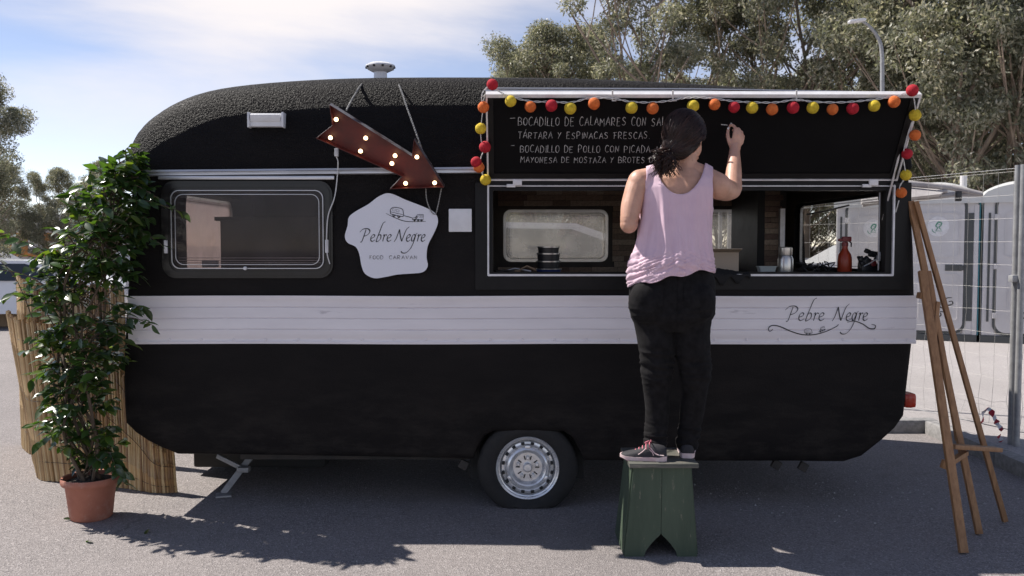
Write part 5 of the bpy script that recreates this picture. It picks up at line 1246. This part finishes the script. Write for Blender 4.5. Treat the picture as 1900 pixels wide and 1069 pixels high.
for k in range(1300):
    th = rnd.uniform(0, 2*math.pi); zz = rnd.uniform(-.35, 1)
    r_ = math.sqrt(max(0, 1-zz*zz)); d0 = (Sh*r_*math.cos(th)+Fh*r_*math.sin(th)+Vector((0, 0, zz))).normalized()
    if d0.dot(Fh) > .62 and zz < .6: continue
    p0_ = HEAD+Vector((0, 0, .01)); e0 = (TIE-p0_).normalized(); q = []
    ang_t = d0.angle(e0)
    if ang_t < .15: continue
    off_ = rnd.uniform(.000, .0065); wav = rnd.uniform(0, 6); ax = d0.cross(e0).normalized()
    for i in range(13):
        t = i/12; dd = Matrix.Rotation(ang_t*t, 3, ax) @ d0
        h = hbv.ray_cast(p0_+dd*.3, -dd)[0]
        if h is None: q = []; break
        q.append(h+dd*(off_*(1-t*.3)+.001)+ax*.0035*math.sin(wav+t*6+k))
    if len(q) < 6: continue
    tube(b, q, [(.0016+.0006*math.sin(i), .0011) for i in range(len(q))], 4, cap=False)
for k in range(70):
    th = rnd.uniform(0, 6.28); zz = rnd.uniform(-.2, 1); r_ = math.sqrt(1-zz*zz); d0 = (Sh*r_*math.cos(th)+Fh*r_*math.sin(th)+Vector((0, 0, zz))).normalized()
    if d0.dot(Fh) > .6: continue
    h = hbv.ray_cast(HEAD+Vector((0, 0, .01))+d0*.3, -d0)[0]
    if h is None: continue
    tn_ = (TIE-h).normalized(); q = [h, h+d0*.010+tn_*.02, h+d0*rnd.uniform(.010, .022)+tn_*.045+Vector((rnd.uniform(-.01, .01), 0, rnd.uniform(-.008, .008))), h+d0*rnd.uniform(.006, .026)+tn_*.07]
    tube(b, crom(q, 4), .0006, 3, cap=False)
obj('hair_strands', b, M['hair'], hair)
b = NB()
for k in range(330):                    # curls of the ponytail
    a = rnd.uniform(0, 6.28); s0_ = TIE+Vector((rnd.uniform(-.014, .014), rnd.uniform(-.02, .005), rnd.uniform(-.014, .014)))
    tx, ty = (rnd.gauss(1236, 10), rnd.uniform(300, 330)) if k % 3 else (rnd.gauss(1219, 6), rnd.uniform(278, 318))
    e_ = W(tx, ty, 4.185+rnd.uniform(-.012, .03)); n_ = 16; ph = rnd.uniform(0, 6); rr_ = rnd.uniform(.004, .011); tn = rnd.uniform(1.3, 2.6); q = []
    bulge = Vector((rnd.uniform(-.022, .018), rnd.uniform(-.025, .01), rnd.uniform(-.005, .02)))
    for i in range(n_):
        t = i/(n_-1); p = s0_.lerp(e_, t)+bulge*math.sin(math.pi*t); q.append(p+Vector((rr_*math.sin(ph+t*tn*6.28), rr_*.8*math.cos(ph+t*tn*6.28), 0))*min(1, t*3))
    tube(b, q, [.0022*(1-.6*i/n_)+.0004 for i in range(n_)], 4, cap=False)
obj('ponytail', b, M['hair'], hair)
b = NB(); ball(b, TIE+Vector((0, -.002, 0)), .022, (1, .8, 1)); ball(b, W(1233, 303, 4.195), .030, (.8, .6, 1.2)); ball(b, W(1222, 292, 4.195), .022, (.9, .7, 1.1)); obj('ponytail_core', b, M['hair2'], hair)

# shoes
def shoe(ax0, heel, toe, name='shoe'):
    d = (toe-heel); L_ = d.length; d.normalize(); s = Vector((-d.y, d.x, 0)); z0 = STZ
    def P_(u, v, h): return heel+d*(u*L_)+s*v+Vector((0, 0, h))
    sh = link(name, bpy.data.meshes.new(name), per)
    b = NB(); rows = []
    st_ = [(0, .022, .062), (.06, .032, .072), (.18, .036, .078), (.32, .036, .082), (.42, .036, .074), (.55, .040, .058), (.70, .043, .046), (.84, .041, .038), (.95, .030, .030), (1.0, .014, .024)]
    for u, hw, ht in st_:
        rows.append([b.verts.new(P_(u, hw*math.cos(math.pi*k/10), .020+(ht-.020)*math.sin(math.pi*k/10)**.7)) for k in range(11)])
    for A, B in zip(rows, rows[1:]):
        for k in range(10): b.faces.new((A[k], A[k+1], B[k+1], B[k]))
        b.faces.new((A[10], A[0], B[0], B[10]))
    b.faces.new(rows[0]); b.faces.new(rows[-1][::-1]); bmesh.ops.recalc_face_normals(b, faces=b.faces[:]); b.to_mesh(sh.data); b.free(); sm(sh.data, 60); sh.data.materials.append(M['shoe'])
    b = NB(); lo, hi = [], []
    out = [(u, hw) for u, hw, _ in st_]; loop = out+[(u, -hw) for u, hw in out[::-1]]
    for j, (u, v) in enumerate(loop):
        t = .004*abs(math.sin(j*1.9)); lo.append(b.verts.new(P_(u*1.02-.01, v*1.02, .001+(.010 if u > .93 else 0)))); hi.append(b.verts.new(P_(u*1.02-.01, v*1.07, .018+(.006 if u > .9 or u < .1 else 0)+t*.3)))
    n = len(lo); b.faces.new(lo[::-1]); b.faces.new(hi)
    for i in range(n): b.faces.new((lo[i], lo[(i+1) % n], hi[(i+1) % n], hi[i]))
    obj('sole', b, M['sole'], sh)
    b = NB()
    for k in range(5):
        u = .36+k*.075; h = .080-k*.009
        tube(b, crom([P_(u, -.030, h-.016), P_(u+.01, 0, h+.004), P_(u, .030, h-.016)], 5), .0028, 5)
    tube(b, crom([P_(.34, 0, .086), P_(.38, .035, .098), P_(.46, .04, .09), P_(.40, .015, .084)], 6), .0025, 5); tube(b, crom([P_(.34, 0, .086), P_(.36, -.035, .102), P_(.46, -.042, .092), P_(.40, -.015, .084)], 6), .0025, 5)
    obj('lace', b, M['shoepink'], sh)
    for sd in (-1, 1):
        b = NB()
        tube(b, crom([P_(.05, sd*.036, .03), P_(.22, sd*.041, .038), P_(.34, sd*.040, .066)], 6), .003, 5); tube(b, crom([P_(.60, sd*.043, .032), P_(.52, sd*.042, .045), P_(.44, sd*.040, .062)], 6), .002, 5); tube(b, crom([P_(.27, sd*.040, .03), P_(.30, sd*.0405, .045), P_(.36, sd*.040, .058)], 6), .002, 5)
        obj('side_stripe', b, M['sole'], sh)
h_ = Vector((W(1236, 850, 4.21).x, 4.20, STZ)); shoe(None, h_, h_+Vector((-.215, .045, 0)))
h_ = Vector((W(1273, 840, 4.29).x-.004, 4.24, STZ)); shoe(None, h_, h_+Vector((.035, .215, 0)))
# chalk held in the hand
b = NB(); ct = MB_(1357, 229); hand = hp(-9, -27, .044); tube(b, [ct.lerp(hand, .05), hand+(hand-ct)*.25], .0048, 8); ck = obj('chalk', b, mat('chalk_stick', (.75, .74, .72), .9)); tag(ck, 'white chalk stick held in the woman\'s raised right hand', 'chalk')
# ================================================================== BEYOND THE CARAVAN
# ---- portable cubicles
PZ = .09
def cubicle(label, origin, rz, group):
    t = thing('portable_toilet', label, 'portable toilet', origin, group); t.rotation_euler = (0, 0, rz)
    def L_(name, b, m, sm_=False): return obj(name, b, m, t, smooth=sm_, world=False)
    Wd, H = 1.10, 2.02
    b = NB(); bx(b, -.55, .55, -.02, 1.15, .0, .10, .01); L_('skid_base', b, M['toiletdark'])
    b = NB(); bx(b, -.535, -.36, .0, 1.12, .10, H, .015); bx(b, .36, .535, .0, 1.12, .10, H, .015); bx(b, -.36, .36, .02, 1.12, .10, H); L_('walls', b, M['toilet'])
    # arched door with its mouldings
    arch = lambda x0, x1, z0, z1, r: rrect(x0, x1, z0, z1, r, 8)
    b = NB(); frame(b, [(u, v) for u, v in arch(-.40, .40, .11, 2.10, .16)], [(u, v) for u, v in arch(-.366, .366, .14, 2.066, .135)], -.016, .03, YM); L_('door_frame', b, M['toiletdark'])
    b = NB(); prism(b, arch(-.360, .360, .145, 2.06, .13), -.024, .015, YM); dr = L_('door', b, M['toilet'])
    for (x0, x1, z0, z1) in ((-.27, .30, 1.22, 1.86), (-.22, .30, .30, .98)):
        b = NB(); frame(b, arch(x0, x1, z0, z1, .05), arch(x0+.012, x1-.012, z0+.012, z1-.012, .04), -.034, -.020, YM); obj('panel_moulding', b, M['toilet'], dr, smooth=False, world=False)
        b = NB(); prism(b, arch(x0+.012, x1-.012, z0+.012, z1-.012, .04), -.0255, -.0235, YM); obj('door_panel', b, M['toilet'], dr, smooth=False, world=False)
    b = NB(); bx(b, .12, .34, -.035, -.02, 1.02, 1.11, .006); bx(b, .30, .36, -.045, -.02, 1.03, 1.10, .006); obj('handle', b, M['toiletdark'], dr, smooth=False, world=False)
    for z in (.35, 1.05, 1.75):
        b = NB(); bx(b, -.40, -.34, -.038, -.01, z, z+.08, .004); obj('hinge', b, M['toilet'], dr, smooth=False, world=False)
    b = NB(); lathe(b, [(.0001, -.0285), (.145, -.0285), (.145, -.0238)], 32, (.02, 0, 1.66), 'Y'); st_ = obj('sticker', b, M['whitealu'], dr, smooth=False, world=False)
    b = NB()
    mp_ = lambda x, y: (.02+x*.01, -.0287, 1.66-y*.01)
    stroke(b, [(-3, 6), (-1, 2), (-3, -1), (0, -6), (4, -5), (3, -1), (1, 1), (4, 5)], mp_, .022); stroke(b, [(-4, 6.5), (5, 6.5)], mp_, .014); stroke(b, [(-2, -4), (4, -2)], mp_, .014); stroke(b, [(-8, 3), (-7, 7), (-3, 9.5)], mp_, .012)
    obj('printed_mark', b, M['logo'], st_, smooth=False, world=False)
    b = NB()
    for k in range(3):
        o_ = k*.075; m3 = lambda x, y: (.02+o_*1.0+x*.01, -.0262, .40+o_*1.15-y*.01)
        stroke(b, [(5, -6), (-2, -5), (-5, 1), (0, 5), (6, 3), (5, -1), (1, 0)] if k % 2 == 0 else [(5, -6), (-2, -5), (-2, 0), (4, 1), (2, 6), (-5, 5)], m3, .018)
    obj('printed_letters', b, M['ink'], dr, smooth=False, world=False)
    b = NB(); bx(b, .485, .545, -.012, .02, .10, H-.05, .004); L_('corner_post', b, M['toilet'])
    b = NB(); bx(b, .548, .566, .0, 1.1, .10, H-.02); L_('side_strip', b, M['teal'])
    for gx, gw in ((-.475, .03), (.405, .075)):
        b = NB(); bx(b, gx, gx+gw, -.008, .0, .3, 1.85); L_('recess_shade', b, M['toiletdark'])  # flat dark strips: shade of the recess between cubicles put into the colour
    # domed translucent roof
    b = NB(); R = []
    for j in range(9):
        v = j/8; row = []
        for i in range(17):
            u = i/16; x = -.575+1.15*u; y = -.06+1.24*v; row.append(b.verts.new((x, y, H+.05+.25*(math.sin(math.pi*u)**.55)*(.55+.45*math.sin(math.pi*min(1, v*1.0+.15))))))
        R.append(row)
    for A, B in zip(R, R[1:]):
        for i in range(16): b.faces.new((A[i], A[i+1], B[i+1], B[i]))
    lo = [b.verts.new((v.co.x, v.co.y, H-.03)) for v in R[0]]
    for i in range(16):
        if abs(R[0][i].co.x) > .40 or True: b.faces.new((lo[i], lo[i+1], R[0][i+1], R[0][i]))
    L_('roof', b, M['toiletroof'], True)
    b = NB(); tube(b, [(.4, .95, 1.9), (.4, .95, 2.45)], .05, 12); L_('vent_pipe', b, M['toilet'])
    return t
xs = [(1594, 13.25), (1725, 12.85), (1874, 12.45)]
labs = ['grey portable toilet seen through the end window of the caravan', 'grey portable toilet just right of the caravan behind the easel top', 'grey portable toilet behind the fence post at the right edge']
d_ = Vector((at(1874, 500, 12.45).x-at(1725, 500, 12.85).x, -.40, 0))
rzT = math.atan2(d_.y, d_.x)
tc0 = Vector((at(1730, 500, 12.85).x, 12.85, PZ))
st = 1.14; dv = Vector((math.cos(rzT), math.sin(rzT), 0))*st
tc0 = Vector((at(1736, 500, 12.85).x, 12.85, PZ))
for k, lab in zip((-1, 0, 1), labs): cubicle(lab, tc0+dv*k if k >= 0 else Vector((at(1616, 500, 14.2).x, 14.2, PZ)), rzT, 'grey portable toilets in a row')

# ---- welded mesh fence panels on tube posts
fence_m = {}
def fence_panel(a, b_, label, group):
    a, b_ = Vector(a), Vector(b_); L_ = (b_-a).length; t = thing('wire_fence', label, 'fence', a, group); t.rotation_euler = (0, 0, math.atan2(b_.y-a.y, b_.x-a.x))
    if not fence_m:
        b = NB(); tube(b, [(0, 0, 0), (0, 0, 1.94)], .021, 10); fence_m['post'] = bm_mesh(b); fence_m['post'].materials.append(M['galv']); sm(fence_m['post'])
        b = NB(); rnd = random.Random(3)
        nxw, nz = int(L_/.125), 11
        P = {}
        for i in range(nxw+1):
            for j in range(nz+1):
                bend = .022*(1-j/nz)**2
                P[i, j] = Vector((.03+(L_-.06)*i/nxw+rnd.uniform(-1, 1)*bend, rnd.uniform(-1, 1)*bend, .12+1.78*j/nz+rnd.uniform(-1, 1)*bend*.8))
        for i in range(nxw+1): tube(b, [P[i, j] for j in range(nz+1)], .0011, 3, cap=False)
        for j in range(nz+1): tube(b, [P[i, j]+Vector((0, .004, 0)) for i in range(nxw+1)], .0011, 3, cap=False)
        fence_m['mesh'] = bm_mesh(b); fence_m['mesh'].materials.append(M['wire']); fence_m['L'] = L_
    for x in (0, L_): o = link('post', fence_m['post'], t, False); o.location = (x, 0, 0)
    o = link('wire_mesh', fence_m['mesh'], t, False); o.scale = (L_/fence_m['L'], 1, 1)
    for z in (.10, 1.92):
        b = NB(); tube(b, [(0, 0, z), (L_, 0, z)], .003 if z < 1 else .002, 8); obj('rail', b, M['galv'], t, world=False)
    return t
gp = 'wire mesh fence panels behind the caravan'
FP = gnd(1869, 848); FP = Vector((FP.x+.02, FP.y, PZ))
FQ = Vector((2.28, 9.3, PZ))
fence_panel(FQ, FP, 'galvanised wire mesh fence panel right of the caravan in front of the toilets', gp)
fence_panel((-1.1, 9.8, PZ), (2.20, 9.36, PZ), 'galvanised wire mesh fence panel seen through the rear windows of the caravan', gp)
b = NB(); P1 = at(1893, 400, FP.y-.03); tube(b, [(P1.x-.0, FP.y-.05, PZ), (P1.x, FP.y-.05, 2.0)], .021, 12); 
fence_panel(Vector((P1.x, FP.y-.06, PZ)), Vector((P1.x+3.1, FP.y-1.2, PZ)), 'wire mesh fence panel at the right edge of the view', gp); b.free()
for z in (1.25,):
    b = NB(); box(b, ((FP.x+P1.x)/2, FP.y-.03, z), (.11, .06, .05), None, .01); o = obj('fence_clamp', b, M['galv']); tag(o, 'steel clamp joining the two fence posts at the right edge', 'clamp')
# red and white tape rag hanging on the fence
b = NB(); fdir = (FQ-FP).normalized()
def onf(px, py): nrm_ = Vector((-fdir.y, fdir.x, 0)); return hit(px, py, FP+Vector((0, -.03, 0)), nrm_)
segs = [[(1822, 785), (1827, 762), (1836, 760), (1845, 775), (1850, 785), (1860, 799)], [(1853, 808), (1858, 818), (1852, 828)]]
for sgm in segs:
    c = crom([Vector((x, y, 0)) for x, y in sgm], 5); pv = None
    for i, p in enumerate(c):
        q = onf(p.x, p.y); wv = Vector((.012+.006*math.sin(i*1.7), .01*math.sin(i*.9), .010))
        a, c_ = b.verts.new(q+wv), b.verts.new(q-wv)
        if pv: f = b.faces.new((pv[0], a, c_, pv[1])); f.material_index = (i//3) % 2
        pv = (a, c_)
o = obj('barrier_tape', b, [M['tapered'], M['tapewhite']], smooth=False); tag(o, 'torn red and white barrier tape hanging on the wire fence', 'tape')

# ---- folded awning and poles sticking out behind the caravan end
aw = thing('folded_awning', 'folded grey awning poles and cloth sticking out behind the caravan end', 'awning', at(1700, 350, 7.6))
YA = 7.8
for (a, c_, r) in (((1600, 333), (1765, 348), .030), ((1765, 348), (1822, 360), .026), ((1600, 380), (1757, 354), .022), ((1640, 378), (1775, 360), .026), ((1775, 361), (1824, 362), .018)):
    b = NB(); tube(b, [at(*a, YA), at(*c_, YA-.1)], [r, r*.8], 10); obj('pole', b, M['awning'], aw)
b = NB(); q = [at(1600, 338, YA+.03), at(1760, 350, YA+.03), at(1745, 360, YA-.2), at(1600, 376, YA-.3)]; V1 = [b.verts.new(p) for p in q]; V2 = [b.verts.new(p+Vector((0, .03, -.02))) for p in q]; b.faces.new(V1); b.faces.new(V2[::-1])
for i in range(4): b.faces.new((V1[i], V1[(i+1) % 4], V2[(i+1) % 4], V2[i]))
obj('cloth', b, M['awning'], aw, smooth=False)
b = NB(); box(b, at(1778, 364, YA-.12), (.05, .04, .09), None, .01); obj('bracket', b, M['blackplastic'], aw)
b = NB(); tube(b, [at(1640, 375, 7.5).xy.to_3d(), at(1640, 375, 7.5)], .02, 8); obj('leg', b, M['galv'], aw)

# ---- street lamp among the trees
LY = 19.0; lb = at(1636, 400, LY); lp = thing('street_lamp', 'tall pale street lamp with a curved arm in front of the trees', 'street lamp', (lb.x, LY, 0))
b = NB(); tube(b, crom([(lb.x, LY, 0), (lb.x, LY, 3), at(1637, 160, LY), at(1636, 95, LY), at(1628, 68, LY), at(1612, 48, LY), at(1600, 40, LY)], 6), [.055-.028*i/36 for i in range(37)], 10); obj('pole', b, M['galv'], lp)
b = NB(); q = at(1590, 39, LY); box(b, q, (.36, .18, .07), Matrix.Rotation(-.12, 4, 'Y'), .04); obj('lamp_head', b, M['plastic'], lp)

# ---- parked cars
def car(label, origin, rz, m, group, van_=False):
    t = thing('parked_car', label, 'van' if van_ else 'car', origin, group); t.rotation_euler = (0, 0, rz)
    hw = .86; H = 1.95 if van_ else 1.45
    prof = [(-2.1, .32), (-2.15, .55), (-2.1, .85), (-1.9, .97)] + ([(-1.75, 1.05), (-1.5, 1.8), (-1.3, H), (1.5, H), (1.95, H-.1), (2.1, 1.0)] if van_ else [(-1.2, 1.02), (-.55, 1.38), (-.2, H), (.9, H-.02), (1.45, 1.25), (1.95, 1.0), (2.1, .92)]) + [(2.15, .6), (2.1, .32), (1.72, .32), (1.65, .52), (1.4, .64), (1.15, .52), (1.08, .32), (-1.0, .32), (-1.07, .52), (-1.32, .64), (-1.57, .52), (-1.64, .32)]
    b = NB(); n = len(prof)
    rows = []
    for d, s in ((-hw, .0), (-hw+.05, 0), (hw-.05, 0), (hw, 0)):
        rows.append([b.verts.new((x, d*(1-.14*max(0, (z-.95)/.5)), z)) for x, z in prof])
    for A, B in zip(rows, rows[1:]):
        for i in range(n): b.faces.new((A[i], A[(i+1) % n], B[(i+1) % n], B[i]))
    b.faces.new(rows[0]); b.faces.new(rows[-1][::-1])
    bd_ = obj('body', b, m, t, smooth=True, world=False)
    win = [(-1.1, 1.0), (-.5, 1.33), (-.15, H-.07), (.85, H-.08), (1.3, 1.22), (1.4, 1.02)] if not van_ else [(-1.55, 1.1), (-1.38, 1.7), (-.5, 1.75), (-.5, 1.1)]
    for s in (-1, 1):
        b = NB(); A = [b.verts.new((x, s*(hw*(1-.14*max(0, (z-.95)/.5))+.006), z)) for x, z in win]; B = [b.verts.new(v.co-Vector((0, s*.02, 0))) for v in A]; b.faces.new(A); b.faces.new(B[::-1])
        for i in range(len(A)): b.faces.new((A[i], A[(i+1) % len(A)], B[(i+1) % len(A)], B[i]))
        obj('window', b, M['carglass'], t, smooth=False, world=False)
    for x in (-1.32, 1.4):
        for s in (-1, 1):
            b = NB(); lathe(b, [(.0001, -.09), (.2, -.09), (.29, -.08), (.31, 0), (.29, .08), (.0001, .09)], 24, (x, s*(hw-.09), .31), 'Y'); obj('wheel', b, M['rubber'], t, world=False)
            b = NB(); lathe(b, [(.0001, -.098), (.17, -.094), (.19, -.088), (.19, .088), (.17, .094), (.0001, .098)], 20, (x, s*(hw-.09), .31), 'Y'); obj('wheel_rim', b, M['rim'], t, world=False)
    for y in (-.6, .6):
        b = NB(); box(b, (-2.10, y, .72), (.10, .30, .14), None, .03); obj('headlight', b, M['lens'], t, world=False)
    return t
g_ = 'parked vehicles in the background'
car('white parked car far behind the potted plant at the left edge', (-9.6, 16.3, 0), .15, M['carwhite'], g_).scale = (1, 1, .84)
car('silver parked car further back at the left edge', (-15.5, 24, 0), -.1, M['cargrey'], g_)
cv_ = car('white car parked behind the caravan, seen through its milky rear window', (-.2, 11.8, PZ), 0, M['carwhite'], g_); cv_.scale = (1.1, 1.1, 1.16)
car('white parked car seen through the clear end window', (8.5, 21.0, PZ), .1, M['carwhite'], g_)
# low wall and crates at the left
b = NB(); q = gnd(10, 606); bx(b, q.x-.9, q.x+.25, q.y, q.y+.5, .0, .30, .01); o = obj('cardboard_crate', b, M['card'], smooth=False); tag(o, 'flat brown cardboard crate on the ground at the left edge', 'crate')
b = NB(); bx(b, -60, -2.9, 27, 27.3, 0, .9); o = obj('low_wall', b, M['whiteb'], smooth=False); tag(o, 'long low white wall behind the parked cars at the left', 'wall')
b = NB(); bx(b, 4.5, 60, 26, 26.3, 0, 1.1); o = obj('low_wall', b, M['whiteb'], smooth=False); tag(o, 'long low pale wall behind the portable toilets', 'wall')

# ---- orange and white building far left
bl = thing('orange_building', 'low white building with orange bands far behind the trees at the left', 'building', (-34, 62, 0))
Yb = 62
def bz(py): return at(0, py, Yb).z
b = NB(); bx(b, at(-60, 0, Yb).x, at(135, 0, Yb).x, Yb, Yb+12, 0, bz(398)); obj('wall', b, M['whiteb'], bl, smooth=False)
for (ya, yb__) in ((432, 447), (455, 476)):
    b = NB(); bx(b, at(-60, 0, Yb).x-.1, at(128, 0, Yb).x, Yb-.3, Yb-.003, bz(yb__), bz(ya)); obj('orange_band', b, M['orangeb'], bl, smooth=False)
b = NB(); x0, x1 = at(40, 0, Yb-.6).x, at(66, 0, Yb-.6).x; bx(b, x0, x1, Yb-.6, Yb-.31, bz(470), bz(405)); obj('pilaster', b, M['whiteb'], bl, smooth=False)
for k in range(7):
    x0 = at(-40+k*24, 0, Yb).x; b = NB(); bx(b, x0, x0+.55, Yb-.05, Yb-.002, bz(429), bz(408)); obj('window', b, M['carglass'], bl, smooth=False)

# ---- eucalyptus trees
def tree_meshes(seed, h, spread, nclump, nleaf, trunk_r, crown_lo, leaf=(.10, .022), droop=.8, clr=.75, lean=0.0):
    rnd = random.Random(seed); rs_ = np.random.RandomState(seed); b = NB(); tips = []
    def grow(p, d, L_, r, depth):
        pts = [p]; n = 4; q = p.copy(); dd = d.copy()
        for i in range(n):
            dd = (dd+Vector((rnd.uniform(-.22, .22), rnd.uniform(-.22, .22), .10))).normalized(); q = q+dd*(L_/n); pts.append(q.copy())
        tube(b, pts, [r*(1-.55*i/n) for i in range(n+1)], 7 if depth < 2 else 4, cap=False)
        if depth >= 1:
            for i in (2, 3, 4): tips.append(pts[i])
        if depth < 3:
            for k in range(3 if depth else 5):
                a = rnd.uniform(0, 6.28); up = rnd.uniform(.35, 1.1); nd = (Vector((math.cos(a), math.sin(a), up))*1+dd*.5).normalized()
                st = pts[rnd.randint(2, n)]; grow(st, nd, L_*rnd.uniform(.50, .72), r*.5, depth+1)
    grow(Vector((0, 0, 0)), Vector((lean, 0, 1)).normalized(), h*.50, trunk_r, 0)
    rl = sorted(math.hypot(t_.x-lean*t_.z, t_.y) for t_ in tips); kx = spread/max(.1, rl[int(len(rl)*.96)]); kz = (h-clr*.6)/max(t_.z for t_ in tips)
    for v in b.verts:
        g = min(1, v.co.z/(h*.25)); f_ = 1+(kx-1)*max(0, g); ax_ = lean*v.co.z; v.co = Vector((ax_+(v.co.x-ax_)*f_, v.co.y*f_, v.co.z*kz))
    tips = [Vector((lean*t_.z+(t_.x-lean*t_.z)*kx, t_.y*kx, t_.z*kz)) for t_ in tips]
    cl = []; extra = []
    for t_ in tips:
        f = t_.z/h
        if f > crown_lo and rnd.random() < .5: cl.append((t_, clr*rnd.uniform(.55, 1.15)))
    rnd.shuffle(cl); cl = cl[:int(nclump*.5)]
    while len(cl) < nclump:
        f = rnd.uniform(crown_lo, 1.0); a = rnd.uniform(0, 6.28); rr = spread*math.sqrt(rnd.uniform(0, 1))*math.sin(math.pi*min(.97, max(.12, (f-crown_lo)/(1-crown_lo)*.85+.12)))**.6; rr *= 1-.6*max(0, (f-.72)/.28)
        c_ = Vector((rr*math.cos(a)+lean*h*f*.5, rr*math.sin(a), min(f*h, h-clr*.4))); cl.append((c_, clr*rnd.uniform(.5, 1.1)))
        ax0 = Vector((lean*c_.z*.8, 0, max(h*.12, c_.z-rr*.9-.5))); extra.append((ax0, ax0.lerp(c_, .5)+Vector((0, 0, -.12*rr)), c_))
    for q in extra: tube(b, crom(q, 3), [trunk_r*.28*(1-.12*i) for i in range(7)], 4, cap=False)
    trunk = bm_mesh(b); trunk.materials.append(M['treebark']); sm(trunk, 60)
    cl = cl
    per_ = nleaf//len(cl); C_ = []
    for c, r in cl:
        u = rs_.normal(size=(per_, 3)); u /= np.linalg.norm(u, axis=1)[:, None]; rad = r*rs_.uniform(.25, 1.08, per_)**.6
        P = np.array(c)+u*rad[:, None]*np.array([1, 1, .8]); P[:, 2] -= .15*r*rs_.rand(per_); C_.append(P)
    P = np.concatenate(C_); n = len(P)
    d = rs_.normal(size=(n, 3)); d[:, 2] -= droop; d /= np.linalg.norm(d, axis=1)[:, None]
    s = np.cross(d, rs_.normal(size=(n, 3))); s /= np.linalg.norm(s, axis=1)[:, None]
    ln = leaf[0]*rs_.uniform(.6, 1.4, n)[:, None]; wd = leaf[1]*rs_.uniform(.7, 1.4, n)[:, None]
    V = np.stack([P, P+d*ln*.5+s*wd, P+d*ln, P+d*ln*.5-s*wd], 1).reshape(-1, 3).astype(np.float32)
    me = bpy.data.meshes.new('crown'); me.vertices.add(4*n); me.vertices.foreach_set('co', V.ravel()); me.loops.add(4*n); me.loops.foreach_set('vertex_index', np.arange(4*n, dtype=np.int32))
    me.polygons.add(n); me.polygons.foreach_set('loop_start', np.arange(0, 4*n, 4, dtype=np.int32)); me.update(); me.validate(); me.materials.append(M['euca'])
    return trunk, me
TM = [tree_meshes(1, 12, 2.9, 190, 80000, .13, .06, (.13, .022), clr=.60), tree_meshes(2, 13, 2.3, 105, 36000, .12, .20, (.13, .020), clr=.50, lean=.05), tree_meshes(3, 11, 3.3, 210, 88000, .13, .04, (.13, .023), clr=.64), tree_meshes(5, 12, 2.3, 70, 27000, .13, .30, (.12, .019), clr=.48, lean=-.06)]
def tree(k, px, Y, sc, rz, label, name='eucalyptus_tree', cat='tree', group='trees behind the caravan', sz=None):
    x = (px-950)/F_PX*Y; t = thing(name, label, cat, (x, Y, 0), group); t.rotation_euler = (0, 0, rz); t.scale = (sc, sc, sz or sc)
    a = link('trunk', TM[k][0], t, False); c = link('crown', TM[k][1], t, False); return t
T_ = [(2, 1010, 31, .83, .4, 'low broad bushy tree at the left end of the row of trees'), (2, 1100, 33, .86, 2.1, 'rounded tree between the left-end tree and the open branching tree'),
 (3, 1215, 27, 1.22, 1.0, 'open eucalyptus with bare forked limbs against the blue sky'), (3, 1300, 30, 1.08, 3.0, 'slim eucalyptus just right of the open forked tree'),
 (1, 1400, 27, 1.12, .3, 'full crowned eucalyptus behind the raised hatch above the woman'), (1, 1490, 29, 1.2, 4.0, 'tall loose eucalyptus left of the street lamp'),
 (3, 1590, 26, 1.25, 5.2, 'airy eucalyptus directly behind the street lamp head'), (1, 1665, 31, 1.3, 2.7, 'dense eucalyptus right of the street lamp'),
 (2, 1770, 24, 1.12, 1.4, 'broad dense tree above the portable toilets'), (0, 1885, 23, 1.15, .9, 'tall dense eucalyptus at the upper right corner'), (2, 2000, 27, 1.3, 3.9, 'dense tree cut by the right edge of the view'),
 (2, 1500, 36, .80, .2, 'darker tree standing behind the row, over the raised hatch'), (2, 1180, 37, .82, 4.4, 'low bushy tree showing below the open forked tree'),
 (2, 1830, 36, 1.1, 5.0, 'tree in the second row behind the portable toilets'), (2, 1340, 38, .80, 5.9, 'distant tree filling the gap behind the slim eucalyptus'), (2, 1640, 40, .9, 2.2, 'distant tree behind the street lamp pole'),
 (2, 1430, 42, .85, 1.2, 'distant tree behind the full crowned eucalyptus'), (0, 1950, 34, 1.5, 1.9, 'tall distant tree beyond the right-edge tree')]
for a in T_: tree(*a)
tree(2, 960, 34, .80, 5.5, 'small bushy tree behind the left-end tree')
tree(1, 808, 36, .60, .7, 'tree top just showing above the caravan roof beside the vent')
tree(0, -72, 19, .46, 3.5, 'tall brownish tree at the left edge', group='trees at the left')
tree(2, -95, 26, .50, 2.0, 'low dark tree at the left edge behind the parked cars', group='trees at the left')
tree(2, 112, 34, .40, 1.2, 'small rounded tree left of the potted plant', group='trees at the left')
tree(2, 190, 36, .44, 4.2, 'small rounded tree hidden behind the top of the potted plant', group='trees at the left')
tree(2, 14, 34, .42, 3.3, 'distant tree between the left edge tree and the orange building', group='trees at the left')
tree(2, 740, 45, .30, 3.3, 'distant low tree hidden behind the caravan', group='trees behind the caravan') if 0 else None
